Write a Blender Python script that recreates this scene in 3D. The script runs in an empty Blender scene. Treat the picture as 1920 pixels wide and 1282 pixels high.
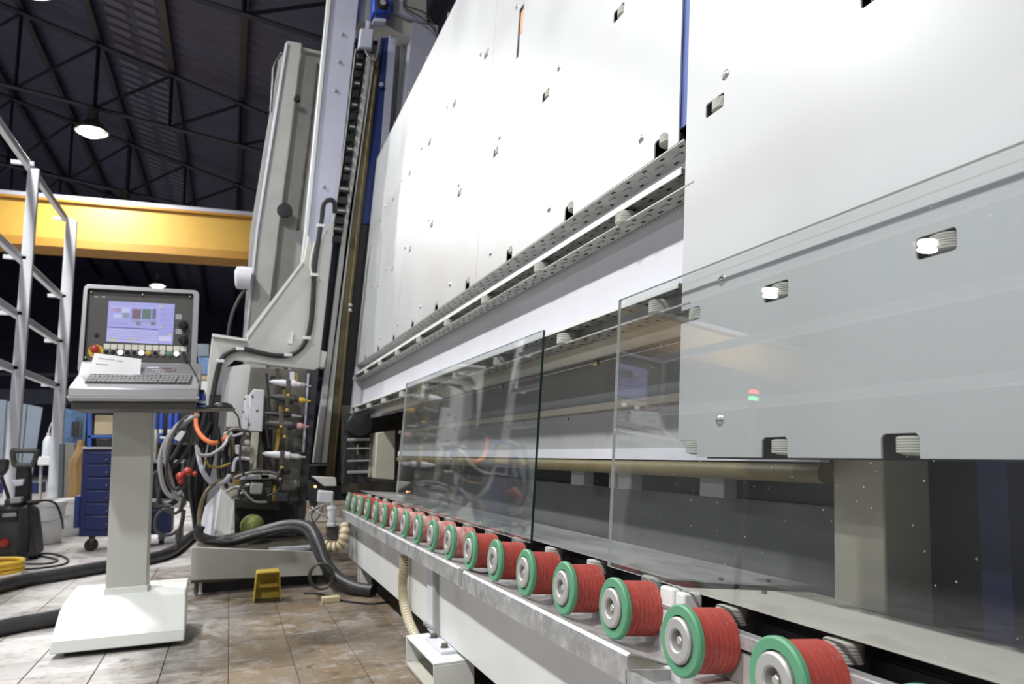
import bpy, bmesh, math, random
import numpy as np
from mathutils import Vector, Matrix, geometry
random.seed(7)
SC = bpy.context.scene
COL = SC.collection

# ------------------------------------------------------------------ camera
F_PX, CX, CY = 1380.0, 960.0, 641.0
R = np.array([[0.3549953679504413, 0.1399887394370608, 0.9243275618332245],
              [0.9346575261679427, -0.03216342162308487, -0.3540915461954963],
              [-0.019839292108147263, 0.9896305710416986, -0.14225939458724418]])
EYE = np.array([0.0, 0.0, 0.85])
cam = bpy.data.cameras.new('camera')
cam.sensor_width = 36.0
cam.lens = 36.0 * F_PX / 1920.0
cam.clip_start, cam.clip_end = 0.02, 200
cam.dof.use_dof = True
cam.dof.focus_distance = 1.75
cam.dof.aperture_fstop = 5.0
camo = bpy.data.objects.new('camera', cam)
COL.objects.link(camo)
mw = Matrix.Identity(4)
for i in range(3):
    for j in range(3):
        mw[i][j] = R[i][j]
    mw[i][3] = EYE[i]
camo.matrix_world = mw
SC.camera = camo

# ------------------------------------------------------------------ world, exposure
SC.view_settings.view_transform = 'Standard'
SC.view_settings.look = 'None'
SC.view_settings.gamma = 1.0
SC.view_settings.exposure = 0.0
SC.view_settings.use_curve_mapping = False
world = bpy.data.worlds.new('hall_ambient')
SC.world = world
world.use_nodes = True
bg = world.node_tree.nodes['Background']
bg.inputs['Color'].default_value = (0.62, 0.68, 0.85, 1)
bg.inputs['Strength'].default_value = 0.05

LAMP_POWER = 275.0
LAMPS = [(x, y) for y in (-2.45, -9.5) for x in (-27.0, -18.5, -14.1, -9.75, -5.4, -1.1, 3.3)]
LAMP_Z = 6.5

# ------------------------------------------------------------------ pixel -> world on a known plane (photo measured in 1920x1282)
def ray(u, v):
    d = R @ np.array([u - CX, -(v - CY), -F_PX])
    return d / np.linalg.norm(d)
def P(u, v, x):
    r = ray(u, v); t = (x - EYE[0]) / r[0]; return EYE + t * r
def PY(u, v, y):
    r = ray(u, v); t = (y - EYE[1]) / r[1]; return EYE + t * r
def PZ(u, v, z=0.0):
    r = ray(u, v); t = (z - EYE[2]) / r[2]; return EYE + t * r
LEAN = math.radians(5.3)
LO = np.array([0.0, 0.75, 0.518])          # wheel axis line on the wheels' front faces
def ML(X, s, d):                            # machine frame (along, up the lean, depth behind the wheel faces) -> world
    return LO + np.array([X, d * math.cos(LEAN) + s * math.sin(LEAN), -d * math.sin(LEAN) + s * math.cos(LEAN)])

# ------------------------------------------------------------------ mesh builder
class MB:
    def __init__(s):
        s.v = []; s.f = []; s.m = []; s.mi = 0
    def add(s, vs, fs):
        n = len(s.v)
        s.v += [tuple(map(float, v)) for v in vs]
        s.f += [tuple(n + i for i in f) for f in fs]
        s.m += [s.mi] * len(fs)
        return s
    def box(s, a, b):
        x0, x1 = sorted((a[0], b[0])); y0, y1 = sorted((a[1], b[1])); z0, z1 = sorted((a[2], b[2]))
        s.add([(x0, y0, z0), (x1, y0, z0), (x1, y1, z0), (x0, y1, z0), (x0, y0, z1), (x1, y0, z1), (x1, y1, z1), (x0, y1, z1)],
              [(0, 3, 2, 1), (4, 5, 6, 7), (0, 1, 5, 4), (1, 2, 6, 5), (2, 3, 7, 6), (3, 0, 4, 7)])
        return s
    def prism(s, poly, vec):
        n = len(poly); vec = np.array(vec, float)
        p = [np.array(q, float) for q in poly]
        nr = np.zeros(3)
        for i in range(n):
            a, b = p[i], p[(i + 1) % n]; nr += np.cross(a, b)
        if nr.dot(vec) > 0: p = p[::-1]
        q = [a + vec for a in p]
        s.add(p + q, [tuple(range(n)), tuple(range(2 * n - 1, n - 1, -1))] + [(i, n + i, n + (i + 1) % n, (i + 1) % n) for i in range(n)])
        return s
    def plate(s, px, x, t, dx=0.0):         # polygon given in photo pixels on the plane X = x, thickness t away from the viewer
        return s.prism([P(u, v, x) for u, v in px], (-t, 0, 0))
    def loft(s, A, B):
        n = len(A)
        s.add(list(A) + list(B), [tuple(range(n))[::-1], tuple(range(n, 2 * n))] + [(i, (i + 1) % n, n + (i + 1) % n, n + i) for i in range(n)])
        return s
    def tube(s, pts, r, n=8, closed=False, caps=True):
        pts = [np.array(p, float) for p in pts]; m = len(pts)
        rs = r if hasattr(r, '__len__') else [r] * m
        tang = []
        for i in range(m):
            a = pts[(i - 1) % m] if (closed or i > 0) else pts[i]
            b = pts[(i + 1) % m] if (closed or i < m - 1) else pts[i]
            t = b - a; tang.append(t / (np.linalg.norm(t) + 1e-9))
        ref = np.array([0, 0, 1.0]) if abs(tang[0][2]) < 0.9 else np.array([1.0, 0, 0])
        u = np.cross(tang[0], ref); u /= np.linalg.norm(u)
        vs = []
        for i in range(m):
            u = u - u.dot(tang[i]) * tang[i]; u /= np.linalg.norm(u) + 1e-9
            w = np.cross(tang[i], u)
            for k in range(n):
                a = 2 * math.pi * k / n
                vs.append(pts[i] + rs[i] * (math.cos(a) * u + math.sin(a) * w))
        fs = []
        for i in range(m if closed else m - 1):
            j = (i + 1) % m
            for k in range(n):
                fs.append((i * n + k, i * n + (k + 1) % n, j * n + (k + 1) % n, j * n + k))
        if caps and not closed:
            fs.append(tuple(range(n))[::-1]); fs.append(tuple((m - 1) * n + k for k in range(n)))
        return s.add(vs, fs)
    def lathe(s, prof, o=(0, 0, 0), axis='Z', n=24, caps=True):
        o = np.array(o, float); vs = []; m = len(prof)
        for r, h in prof:
            for k in range(n):
                a = 2 * math.pi * k / n; c, d = r * math.cos(a), r * math.sin(a)
                vs.append(o + {'Z': (c, d, h), 'Y': (d, h, c), 'X': (h, c, d)}[axis])
        fs = [(i * n + k, i * n + (k + 1) % n, (i + 1) * n + (k + 1) % n, (i + 1) * n + k) for i in range(m - 1) for k in range(n)]
        if caps and prof[0][0] > 1e-6: fs.append(tuple(range(n))[::-1])
        if caps and prof[-1][0] > 1e-6: fs.append(tuple((m - 1) * n + k for k in range(n)))
        return s.add(vs, fs)
    def ground(s, z=0.0, tol=0.12):
        lo = min(v[2] for v in s.v)
        s.v = [(v[0], v[1], z if v[2] < lo + tol else v[2]) for v in s.v]
        return s
    def above(s, z):
        s.v = [(v[0], v[1], max(v[2], z)) for v in s.v]
        return s
    def build(s, name, mat, parent=None, bevel=0.0, local=False, smooth=35, loc=None, seg=2, recalc=True):
        me = bpy.data.meshes.new(name)
        off = np.zeros(3)
        if loc is not None: off = np.array(loc, float)
        elif parent is not None and not local: off = np.array(WL[parent.name])
        elif parent is None and not local and s.v:
            a = np.array(s.v); off = np.array([(a[:, 0].min() + a[:, 0].max()) / 2, (a[:, 1].min() + a[:, 1].max()) / 2, a[:, 2].min()])
        me.from_pydata([tuple(np.array(v) - off) for v in s.v], [], s.f)
        for mt in (mat if isinstance(mat, (list, tuple)) else [mat]): me.materials.append(mt)
        for p, i in zip(me.polygons, s.m): p.material_index = i
        me.validate()
        if recalc:
            b = bmesh.new(); b.from_mesh(me); bmesh.ops.recalc_face_normals(b, faces=b.faces); b.to_mesh(me); b.free()
        if smooth:
            me.polygons.foreach_set('use_smooth', [True] * len(me.polygons))
            me.set_sharp_from_angle(angle=math.radians(smooth))
        o = bpy.data.objects.new(name, me); COL.objects.link(o)
        if parent is not None:
            o.parent = parent; WL[o.name] = WL[parent.name]
        else:
            o.location = off; WL[o.name] = off
        if bevel:
            md = o.modifiers.new('bevel', 'BEVEL'); md.width = bevel; md.segments = seg; md.limit_method = 'ANGLE'; md.angle_limit = math.radians(40)
        return o
WL = {}

def tag(o, label=None, cat=None, group=None, kind=None):
    if label: o['label'] = label
    if cat: o['category'] = cat
    if group: o['group'] = group
    if kind: o['kind'] = kind
    return o
def thing(name, label, cat, loc, group=None, rot=(0, 0, 0)):
    o = bpy.data.objects.new(name, None); COL.objects.link(o)
    o.empty_display_size = 0.1
    o.location = loc; o.rotation_euler = rot; WL[o.name] = np.array(loc, float)
    return tag(o, label, cat, group)
def link_copy(o, parent=None, loc=None):
    c = o.copy(); COL.objects.link(c)
    if parent is not None: c.parent = parent; WL[c.name] = WL.get(parent.name, np.zeros(3))
    if loc is not None: c.location = loc
    return c
def copy_tree(o, parent=None, loc=None):
    c = link_copy(o, parent, loc)
    for ch in list(o.children): copy_tree(ch, c)
    return c
def spline(pts, k=6):                        # Catmull-Rom through the points
    pts = [np.array(p, float) for p in pts]; out = []
    for i in range(len(pts) - 1):
        p0 = pts[max(i - 1, 0)]; p1 = pts[i]; p2 = pts[i + 1]; p3 = pts[min(i + 2, len(pts) - 1)]
        for j in range(k):
            t = j / k
            out.append(0.5 * ((2 * p1) + (p2 - p0) * t + (2 * p0 - 5 * p1 + 4 * p2 - p3) * t * t + (3 * p1 - p0 - 3 * p2 + p3) * t ** 3))
    out.append(pts[-1]); return out

# ------------------------------------------------------------------ materials
def mat(name, col, rough=0.5, metal=0.0, var=0.06, scale=5.0, dirt=None, dirt_amt=0.5, dirt_scale=3.0, bump=0.0, bscale=60.0, spec=0.5, stretch=None, rvar=0.0):
    m = bpy.data.materials.new(name); m.use_nodes = True
    nt = m.node_tree; N = nt.nodes; L = nt.links; b = N['Principled BSDF']
    b.inputs['Roughness'].default_value = rough; b.inputs['Metallic'].default_value = metal
    b.inputs['Specular IOR Level'].default_value = spec
    tc = N.new('ShaderNodeTexCoord'); mp = N.new('ShaderNodeMapping'); L.new(tc.outputs['Object'], mp.inputs['Vector'])
    if stretch: mp.inputs['Scale'].default_value = stretch
    nz = N.new('ShaderNodeTexNoise'); nz.inputs['Scale'].default_value = scale; nz.inputs['Detail'].default_value = 6
    L.new(mp.outputs['Vector'], nz.inputs['Vector'])
    rp = N.new('ShaderNodeValToRGB')
    c = np.array(col[:3])
    rp.color_ramp.elements[0].position = 0.3; rp.color_ramp.elements[1].position = 0.7
    rp.color_ramp.elements[0].color = (*np.clip(c * (1 - var), 0, 1), 1); rp.color_ramp.elements[1].color = (*np.clip(c * (1 + var), 0, 1), 1)
    L.new(nz.outputs['Fac'], rp.inputs['Fac']); out = rp.outputs['Color']
    if dirt is not None:
        n2 = N.new('ShaderNodeTexNoise'); n2.inputs['Scale'].default_value = dirt_scale; n2.inputs['Detail'].default_value = 9; n2.inputs['Roughness'].default_value = 0.7
        L.new(mp.outputs['Vector'], n2.inputs['Vector'])
        r2 = N.new('ShaderNodeValToRGB'); e = r2.color_ramp.elements
        e[0].position = 0.75 - 0.45 * dirt_amt; e[1].position = min(0.98, 0.92 - 0.35 * dirt_amt); e[0].color = (0, 0, 0, 1); e[1].color = (1, 1, 1, 1)
        L.new(n2.outputs['Fac'], r2.inputs['Fac'])
        mx = N.new('ShaderNodeMixRGB'); mx.inputs['Color2'].default_value = (*dirt, 1)
        L.new(r2.outputs['Color'], mx.inputs['Fac']); L.new(out, mx.inputs['Color1']); out = mx.outputs['Color']
    L.new(out, b.inputs['Base Color'])
    if rvar:
        mr = N.new('ShaderNodeMapRange'); mr.inputs['To Min'].default_value = max(0.02, rough - rvar); mr.inputs['To Max'].default_value = min(1, rough + rvar)
        mr.inputs['From Min'].default_value = 0.3; mr.inputs['From Max'].default_value = 0.7
        L.new(nz.outputs['Fac'], mr.inputs['Value']); L.new(mr.outputs['Result'], b.inputs['Roughness'])
    if bump:
        n3 = N.new('ShaderNodeTexNoise'); n3.inputs['Scale'].default_value = bscale; L.new(mp.outputs['Vector'], n3.inputs['Vector'])
        bp = N.new('ShaderNodeBump'); bp.inputs['Strength'].default_value = bump; bp.inputs['Distance'].default_value = 0.01
        L.new(n3.outputs['Fac'], bp.inputs['Height']); L.new(bp.outputs['Normal'], b.inputs['Normal'])
    return m
def emit(name, col, strength, base=(0.02, 0.02, 0.02)):
    m = bpy.data.materials.new(name); m.use_nodes = True; b = m.node_tree.nodes['Principled BSDF']
    b.inputs['Base Color'].default_value = (*base, 1); b.inputs['Emission Color'].default_value = (*col, 1); b.inputs['Emission Strength'].default_value = strength
    return m
def glass_mat(name, tint, dust=0.03):
    m = bpy.data.materials.new(name); m.use_nodes = True; nt = m.node_tree; N = nt.nodes; L = nt.links
    for n in list(N): N.remove(n)
    o = N.new('ShaderNodeOutputMaterial'); tr = N.new('ShaderNodeBsdfTransparent'); tr.inputs['Color'].default_value = (*tint, 1)
    gl = N.new('ShaderNodeBsdfGlossy'); gl.inputs['Roughness'].default_value = 0.0; gl.inputs['Color'].default_value = (1, 1, 1, 1)
    fr = N.new('ShaderNodeFresnel'); ge = N.new('ShaderNodeNewGeometry')
    io = N.new('ShaderNodeMapRange'); io.inputs['To Min'].default_value = 1.5; io.inputs['To Max'].default_value = 1 / 1.5   # same reflectance from either side of a face
    L.new(ge.outputs['Backfacing'], io.inputs['Value']); L.new(io.outputs['Result'], fr.inputs['IOR'])
    mx = N.new('ShaderNodeMixShader'); L.new(fr.outputs['Fac'], mx.inputs['Fac']); L.new(tr.outputs['BSDF'], mx.inputs[1]); L.new(gl.outputs['BSDF'], mx.inputs[2])
    df = N.new('ShaderNodeBsdfDiffuse'); df.inputs['Color'].default_value = (0.75, 0.77, 0.76, 1)
    tc = N.new('ShaderNodeTexCoord'); nz = N.new('ShaderNodeTexVoronoi'); nz.inputs['Scale'].default_value = 38
    L.new(tc.outputs['Object'], nz.inputs['Vector'])
    n2 = N.new('ShaderNodeTexNoise'); n2.inputs['Scale'].default_value = 3; L.new(tc.outputs['Object'], n2.inputs['Vector'])
    mr = N.new('ShaderNodeMapRange'); mr.inputs['From Min'].default_value = 0.055; mr.inputs['From Max'].default_value = 0.035; mr.inputs['To Min'].default_value = 0; mr.inputs['To Max'].default_value = 0.55
    L.new(nz.outputs['Distance'], mr.inputs['Value'])
    ml = N.new('ShaderNodeMath'); ml.operation = 'MULTIPLY'; ml.inputs[1].default_value = dust; L.new(n2.outputs['Fac'], ml.inputs[0])
    ad = N.new('ShaderNodeMath'); ad.operation = 'ADD'; L.new(mr.outputs['Result'], ad.inputs[0]); L.new(ml.outputs[0], ad.inputs[1])
    m2 = N.new('ShaderNodeMixShader'); L.new(ad.outputs[0], m2.inputs['Fac']); L.new(mx.outputs[0], m2.inputs[1]); L.new(df.outputs[0], m2.inputs[2])
    L.new(m2.outputs[0], o.inputs['Surface'])
    return m

M = dict(
    panel=mat('coated_aluminium_sheet', (0.525, 0.54, 0.545), 0.42, 0.15, var=0.02, scale=3, dirt=(0.48, 0.49, 0.48), dirt_amt=0.25, dirt_scale=2, rvar=0.04),
    galv=mat('galvanised_perforated_steel', (0.40, 0.41, 0.39), 0.5, 0.5, var=0.2, scale=14, dirt=(0.30, 0.28, 0.22), dirt_amt=0.4, dirt_scale=9),
    traysteel=mat('dusty_galvanised_tray', (0.42, 0.43, 0.43), 0.45, 0.4, var=0.25, scale=9, dirt=(0.70, 0.70, 0.70), dirt_amt=0.62, dirt_scale=22, rvar=0.12, bump=0.08, bscale=90),
    white=mat('white_machine_paint', (0.76, 0.78, 0.76), 0.42, 0, var=0.03, dirt=(0.52, 0.50, 0.42), dirt_amt=0.12, dirt_scale=3),
    lightsheet=mat('pale_grey_sheet', (0.66, 0.67, 0.72), 0.5, 0, var=0.04, dirt=(0.45, 0.45, 0.46), dirt_amt=0.2),
    greysheet=mat('grey_machine_sheet', (0.36, 0.37, 0.36), 0.5, 0, var=0.08, dirt=(0.30, 0.27, 0.20), dirt_amt=0.35, dirt_scale=2.5),
    beige=mat('dirty_cream_paint', (0.55, 0.53, 0.43), 0.5, 0, var=0.08, dirt=(0.24, 0.19, 0.08), dirt_amt=0.3, dirt_scale=6),
    ochre=mat('stained_ochre_rail', (0.17, 0.14, 0.06), 0.5, 0, var=0.2, dirt=(0.08, 0.055, 0.02), dirt_amt=0.4, dirt_scale=8),
    plate=mat('dusty_steel_plate', (0.40, 0.41, 0.41), 0.40, 0.35, var=0.12, scale=7, dirt=(0.58, 0.58, 0.57), dirt_amt=0.5, dirt_scale=5, stretch=(0.4, 1.5, 1), rvar=0.1),
    creamplate=mat('cream_ledge_paint', (0.58, 0.57, 0.50), 0.5, 0, var=0.05, dirt=(0.30, 0.24, 0.14), dirt_amt=0.3, dirt_scale=3),
    strip=mat('dusty_backing_strip', (0.46, 0.45, 0.44), 0.5, 0.1, var=0.12, scale=10, dirt=(0.64, 0.63, 0.62), dirt_amt=0.5, dirt_scale=18),
    roller=mat('ribbed_grey_rubber', (0.54, 0.54, 0.49), 0.75, 0, var=0.08),
    dark=mat('dark_machine_interior', (0.035, 0.036, 0.04), 0.6, 0, var=0.3),
    black=mat('black_rubber', (0.018, 0.018, 0.02), 0.45, 0, var=0.2, scale=12),
    hole=mat('blackened_slot', (0.012, 0.012, 0.012), 0.7),
    screw=mat('plated_screw', (0.55, 0.55, 0.53), 0.3, 0.8),
    green=mat('green_plastic_flange', (0.11, 0.34, 0.185), 0.45, 0, var=0.08, dirt=(0.42, 0.60, 0.48), dirt_amt=0.22, dirt_scale=45),
    red=mat('red_rubber_drum', (0.40, 0.06, 0.045), 0.6, 0, var=0.15, scale=20, dirt=(0.52, 0.24, 0.22), dirt_amt=0.4, dirt_scale=60, stretch=(1, 2, 1), bump=0.1, bscale=120),
    reddusty=mat('dusty_red_rubber_drum', (0.46, 0.10, 0.08), 0.7, 0, var=0.15, scale=20, dirt=(0.68, 0.56, 0.54), dirt_amt=0.72, dirt_scale=16, stretch=(1, 3, 1)),
    steel=mat('turned_steel', (0.50, 0.50, 0.48), 0.42, 0.35, var=0.06, scale=20),
    rim=mat('rusty_bore', (0.34, 0.27, 0.16), 0.5, 0.5, var=0.3, scale=30),
    darksteel=mat('dark_bolt_steel', (0.16, 0.15, 0.13), 0.45, 0.7, var=0.3, scale=20),
    lavender=mat('pale_blue_lit_column_paint', (0.52, 0.54, 0.66), 0.45, 0, var=0.04, dirt=(0.42, 0.41, 0.34), dirt_amt=0.25, dirt_scale=1.2),  # pale paint with the bluish light on the tower put into its colour
    towergrey=mat('pale_grey_tower_paint', (0.58, 0.59, 0.56), 0.45, 0, var=0.05, dirt=(0.38, 0.35, 0.26), dirt_amt=0.25, dirt_scale=2),
    rearcol=mat('weathered_grey_column', (0.40, 0.41, 0.38), 0.5, 0, var=0.1, scale=4, dirt=(0.26, 0.25, 0.19), dirt_amt=0.35, dirt_scale=2),
    navy=mat('dark_blue_cover', (0.022, 0.045, 0.20), 0.5),
    bluemotor=mat('blue_gearbox_paint', (0.03, 0.09, 0.50), 0.4),
    oily=mat('oil_stained_metal', (0.10, 0.09, 0.07), 0.45, 0.2, var=0.4, scale=8, dirt=(0.24, 0.16, 0.05), dirt_amt=0.25, dirt_scale=7),
    bay=mat('splashed_grey_backplate', (0.15, 0.145, 0.125), 0.55, 0.1, var=0.25, scale=6, dirt=(0.07, 0.06, 0.05), dirt_amt=0.4, dirt_scale=8),
    brass=mat('brass_fitting', (0.55, 0.38, 0.08), 0.4, 0.5, var=0.2, scale=20),
    yellow=mat('yellow_plastic', (0.78, 0.50, 0.05), 0.45),
    scoop=mat('worn_yellow_plastic', (0.55, 0.40, 0.05), 0.5, 0, var=0.12, dirt=(0.30, 0.22, 0.05), dirt_amt=0.3),
    orange=mat('orange_hose_rubber', (0.75, 0.20, 0.07), 0.45),
    pink=mat('pink_grinding_tip', (0.65, 0.36, 0.36), 0.6),
    cable=mat('grey_cable_sheath', (0.05, 0.05, 0.05), 0.5),
    cablelight=mat('pale_grey_cable_sheath', (0.36, 0.36, 0.36), 0.5),
    hoseblack=mat('scuffed_black_hose', (0.035, 0.035, 0.037), 0.42, 0, var=0.3, scale=20, dirt=(0.26, 0.25, 0.24), dirt_amt=0.3, dirt_scale=7),
    corrug=mat('cream_corrugated_hose', (0.66, 0.60, 0.44), 0.5, 0, var=0.06),
    corruggroove=mat('dark_hose_groove', (0.30, 0.24, 0.13), 0.7),  # darker hose tone for the grooves between the ribs
    consolebody=mat('silver_grey_console_paint', (0.36, 0.36, 0.37), 0.32, 0.3, var=0.03),
    consoledark=mat('charcoal_control_panel', (0.065, 0.064, 0.06), 0.5, 0, var=0.05),
    consolebase=mat('console_base_white_paint', (0.76, 0.78, 0.74), 0.45, 0, var=0.02, dirt=(0.36, 0.33, 0.26), dirt_amt=0.24, dirt_scale=34),
    pedestal=mat('console_column_grey_paint', (0.52, 0.53, 0.48), 0.5, 0, var=0.03),
    paper=mat('white_paper', (0.86, 0.86, 0.88), 0.7, 0, var=0.02),
    keys=mat('grey_key_caps', (0.20, 0.20, 0.20), 0.5),
    label=mat('cream_label_card', (0.74, 0.73, 0.62), 0.6),
    print_=mat('pale_print', (0.62, 0.62, 0.64), 0.6),
    redprint=mat('dull_red_print', (0.26, 0.10, 0.09), 0.6),
    redknob=mat('red_plastic_knob', (0.45, 0.05, 0.03), 0.4),
    floor=None, ceiling=mat('dark_corrugated_roofing', (0.036, 0.039, 0.080), 0.6, 0, var=0.15, scale=2),
    skylight=mat('dirty_translucent_roofing', (0.10, 0.10, 0.14), 0.6),
    truss=mat('dark_truss_paint', (0.012, 0.012, 0.022), 0.5),
    crane=mat('yellow_crane_paint', (0.50, 0.30, 0.05), 0.5, 0, var=0.04),
    craneflange=mat('orange_crane_flange', (0.36, 0.18, 0.02), 0.5),
    rail=mat('pale_crane_rail', (0.42, 0.43, 0.50), 0.5),
    rack=mat('white_rack_paint', (0.66, 0.68, 0.71), 0.42, 0, var=0.03, dirt=(0.50, 0.52, 0.54), dirt_amt=0.3),
    wall=mat('dark_blue_hall_wall', (0.016, 0.018, 0.05), 0.7, 0, var=0.25),
    wallstripe=mat('pale_hall_wall_band', (0.16, 0.17, 0.24), 0.7),
    cartblue=mat('dark_blue_cart_paint', (0.009, 0.016, 0.085), 0.4, 0, var=0.1),
    cartframe=mat('mid_blue_frame_paint', (0.035, 0.10, 0.40), 0.4),
    kraft=mat('brown_kraft_paper', (0.42, 0.27, 0.11), 0.8, 0, var=0.15),
    carton=mat('tan_cardboard', (0.52, 0.43, 0.27), 0.8),
    bucket=mat('white_bucket_plastic', (0.78, 0.79, 0.78), 0.45),
    sheetgrey=mat('blue_grey_stacked_sheet', (0.22, 0.26, 0.31), 0.35),
    vac=mat('dirty_black_housing', (0.05, 0.052, 0.05), 0.5, 0, var=0.3, scale=10, dirt=(0.25, 0.25, 0.22), dirt_amt=0.35, dirt_scale=9),
    can=mat('blue_can_paint', (0.03, 0.07, 0.38), 0.3, 0.3),
    bluebottle=mat('blue_bottle_plastic', (0.04, 0.09, 0.45), 0.35),
    posterblue=mat('faded_blue_board', (0.16, 0.28, 0.50), 0.6, 0, var=0.4, scale=9),
    moss=mat('mossy_green_cap', (0.20, 0.24, 0.07), 0.7, 0, var=0.3, scale=12),
    gedge=mat('dark_green_glass_edge', (0.012, 0.035, 0.028), 0.15, 0, var=0.1),
    gedgelight=mat('pale_glass_edge', (0.55, 0.60, 0.58), 0.2, 0, var=0.1),
    bottle=mat('cloudy_bottle_plastic', (0.62, 0.66, 0.70), 0.3),
    glowblue=mat('blue_gap_light', (0.10, 0.15, 0.42), 0.6),
)
M['glass'] = glass_mat('float_glass', (0.955, 0.966, 0.964))
def floor_mat():
    m = mat('stained_terracotta_and_slurry', (0.21, 0.155, 0.095), 0.35, 0, var=0.2, scale=2.5, bump=0.05, bscale=30)
    nt = m.node_tree; N = nt.nodes; L = nt.links; b = N['Principled BSDF']
    g = N.new('ShaderNodeNewGeometry'); mp = N.new('ShaderNodeMapping'); L.new(g.outputs['Position'], mp.inputs['Vector'])
    for l in list(L):
        if l.to_node.type == 'TEX_NOISE': L.remove(l); 
    for n in N:
        if n.type == 'TEX_NOISE': L.new(mp.outputs['Vector'], n.inputs['Vector'])
    base = b.inputs['Base Color'].links[0].from_socket
    sp_ = N.new('ShaderNodeSeparateXYZ'); L.new(g.outputs['Position'], sp_.inputs['Vector'])
    side = N.new('ShaderNodeMapRange'); side.inputs['From Min'].default_value = 0.15; side.inputs['From Max'].default_value = -0.55; side.inputs['To Max'].default_value = 0.10; L.new(sp_.outputs['Y'], side.inputs['Value'])  # paler to the left: slurry, with floor glare put into its colour
    def layer(scale, lo, hi, col, src, off=0.0, strength=1.0, st=(1, 1, 1), bias=False):
        mp2 = N.new('ShaderNodeMapping'); mp2.inputs['Location'].default_value = (off, off * 0.7, 0); mp2.inputs['Scale'].default_value = st; L.new(g.outputs['Position'], mp2.inputs['Vector'])
        n = N.new('ShaderNodeTexNoise'); n.inputs['Scale'].default_value = scale; n.inputs['Detail'].default_value = 10; n.inputs['Roughness'].default_value = 0.72; n.inputs['Distortion'].default_value = 0.25
        L.new(mp2.outputs['Vector'], n.inputs['Vector'])
        r = N.new('ShaderNodeMapRange'); r.inputs['From Min'].default_value = lo; r.inputs['From Max'].default_value = hi; r.inputs['To Max'].default_value = strength; fac = n.outputs['Fac']
        if bias:
            ad = N.new('ShaderNodeMath'); ad.operation = 'ADD'; L.new(fac, ad.inputs[0]); L.new(side.outputs['Result'], ad.inputs[1]); fac = ad.outputs[0]
        L.new(fac, r.inputs['Value'])
        x = N.new('ShaderNodeMixRGB'); x.inputs['Color2'].default_value = (*col, 1); L.new(r.outputs['Result'], x.inputs['Fac']); L.new(src, x.inputs['Color1'])
        return x.outputs['Color'], r.outputs['Result']
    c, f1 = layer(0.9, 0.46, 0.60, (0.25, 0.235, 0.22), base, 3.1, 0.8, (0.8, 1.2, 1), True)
    c, f3 = layer(1.6, 0.50, 0.64, (0.055, 0.045, 0.035), c, 21.0, 0.85, (1.2, 0.8, 1))
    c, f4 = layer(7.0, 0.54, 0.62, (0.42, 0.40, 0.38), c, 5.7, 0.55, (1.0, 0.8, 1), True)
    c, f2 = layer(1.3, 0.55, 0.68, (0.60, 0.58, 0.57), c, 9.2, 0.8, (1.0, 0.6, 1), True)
    c, f5 = layer(9.0, 0.56, 0.66, (0.04, 0.033, 0.026), c, 1.7, 0.7)
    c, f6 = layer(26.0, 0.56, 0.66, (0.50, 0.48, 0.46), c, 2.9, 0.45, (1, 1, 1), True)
    oi = N.new('ShaderNodeObjectInfo'); vr = N.new('ShaderNodeMapRange'); vr.inputs['To Min'].default_value = 0.80; vr.inputs['To Max'].default_value = 1.12
    L.new(oi.outputs['Random'], vr.inputs['Value'])                  # tiles differ a little from one another
    hv = N.new('ShaderNodeHueSaturation'); L.new(vr.outputs['Result'], hv.inputs['Value']); L.new(c, hv.inputs['Color']); c = hv.outputs['Color']
    L.new(c, b.inputs['Base Color'])
    r = N.new('ShaderNodeMapRange'); r.inputs['To Min'].default_value = 0.42; r.inputs['To Max'].default_value = 0.22; L.new(f3, r.inputs['Value']); L.new(r.outputs['Result'], b.inputs['Roughness'])
    return m
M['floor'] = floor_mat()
M['grout'] = mat('dark_floor_joint', (0.11, 0.09, 0.07), 0.6)

# ------------------------------------------------------------------ hall: floor with its tiles, walls, roof
X0, X1, Y0, Y1 = -40.0, 6.0, -22.0, 7.0
TX, TY = 0.2625, 0.25
tx0, ty0 = -3.505, 0.025
nx0, nx1, ny0, ny1 = -11, 4, -7, 5
FX0, FX1 = tx0 + nx0 * TX, tx0 + nx1 * TX
FY0, FY1 = ty0 + ny0 * TY, ty0 + ny1 * TY
fl = MB()
for a, b in (((X0, Y0), (FX0, Y1)), ((FX1, Y0), (X1, Y1)), ((FX0, Y0), (FX1, FY0)), ((FX0, FY1), (FX1, Y1))):
    fl.box((a[0], a[1], -0.05), (b[0], b[1], 0.0))
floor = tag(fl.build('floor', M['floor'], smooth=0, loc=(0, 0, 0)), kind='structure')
WL[floor.name] = np.zeros(3)
MB().box((FX0, FY0, -0.05), (FX1, FY1, -0.006)).build('joint_bed', M['grout'], floor)
tm = MB(); g = 0.0018
tm.prism([(g, g, -0.02), (TX - g, g, -0.02), (TX - g, TY - g, -0.02), (g, TY - g, -0.02)], (0, 0, 0.02))
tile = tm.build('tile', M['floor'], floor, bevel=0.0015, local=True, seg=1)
first = True
for i in range(nx0, nx1):
    for j in range(ny0, ny1):
        o = tile if first else link_copy(tile, floor)
        first = False
        o.location = (tx0 + i * TX, ty0 + j * TY, random.uniform(-0.0012, 0.0))
tag(MB().box((X0 - 0.2, Y0, 0), (X0, Y1, 14)).build('wall_far', M['wall'], smooth=0), kind='structure')
tag(MB().box((X0, Y0 - 0.2, 0), (X1, Y0, 14)).build('wall_left', M['wall'], smooth=0), kind='structure')
tag(MB().box((X0, Y1, 0), (X1, Y1 + 0.2, 14)).build('wall_right', M['wall'], smooth=0), kind='structure')
wf = bpy.data.objects['wall_far']
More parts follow.
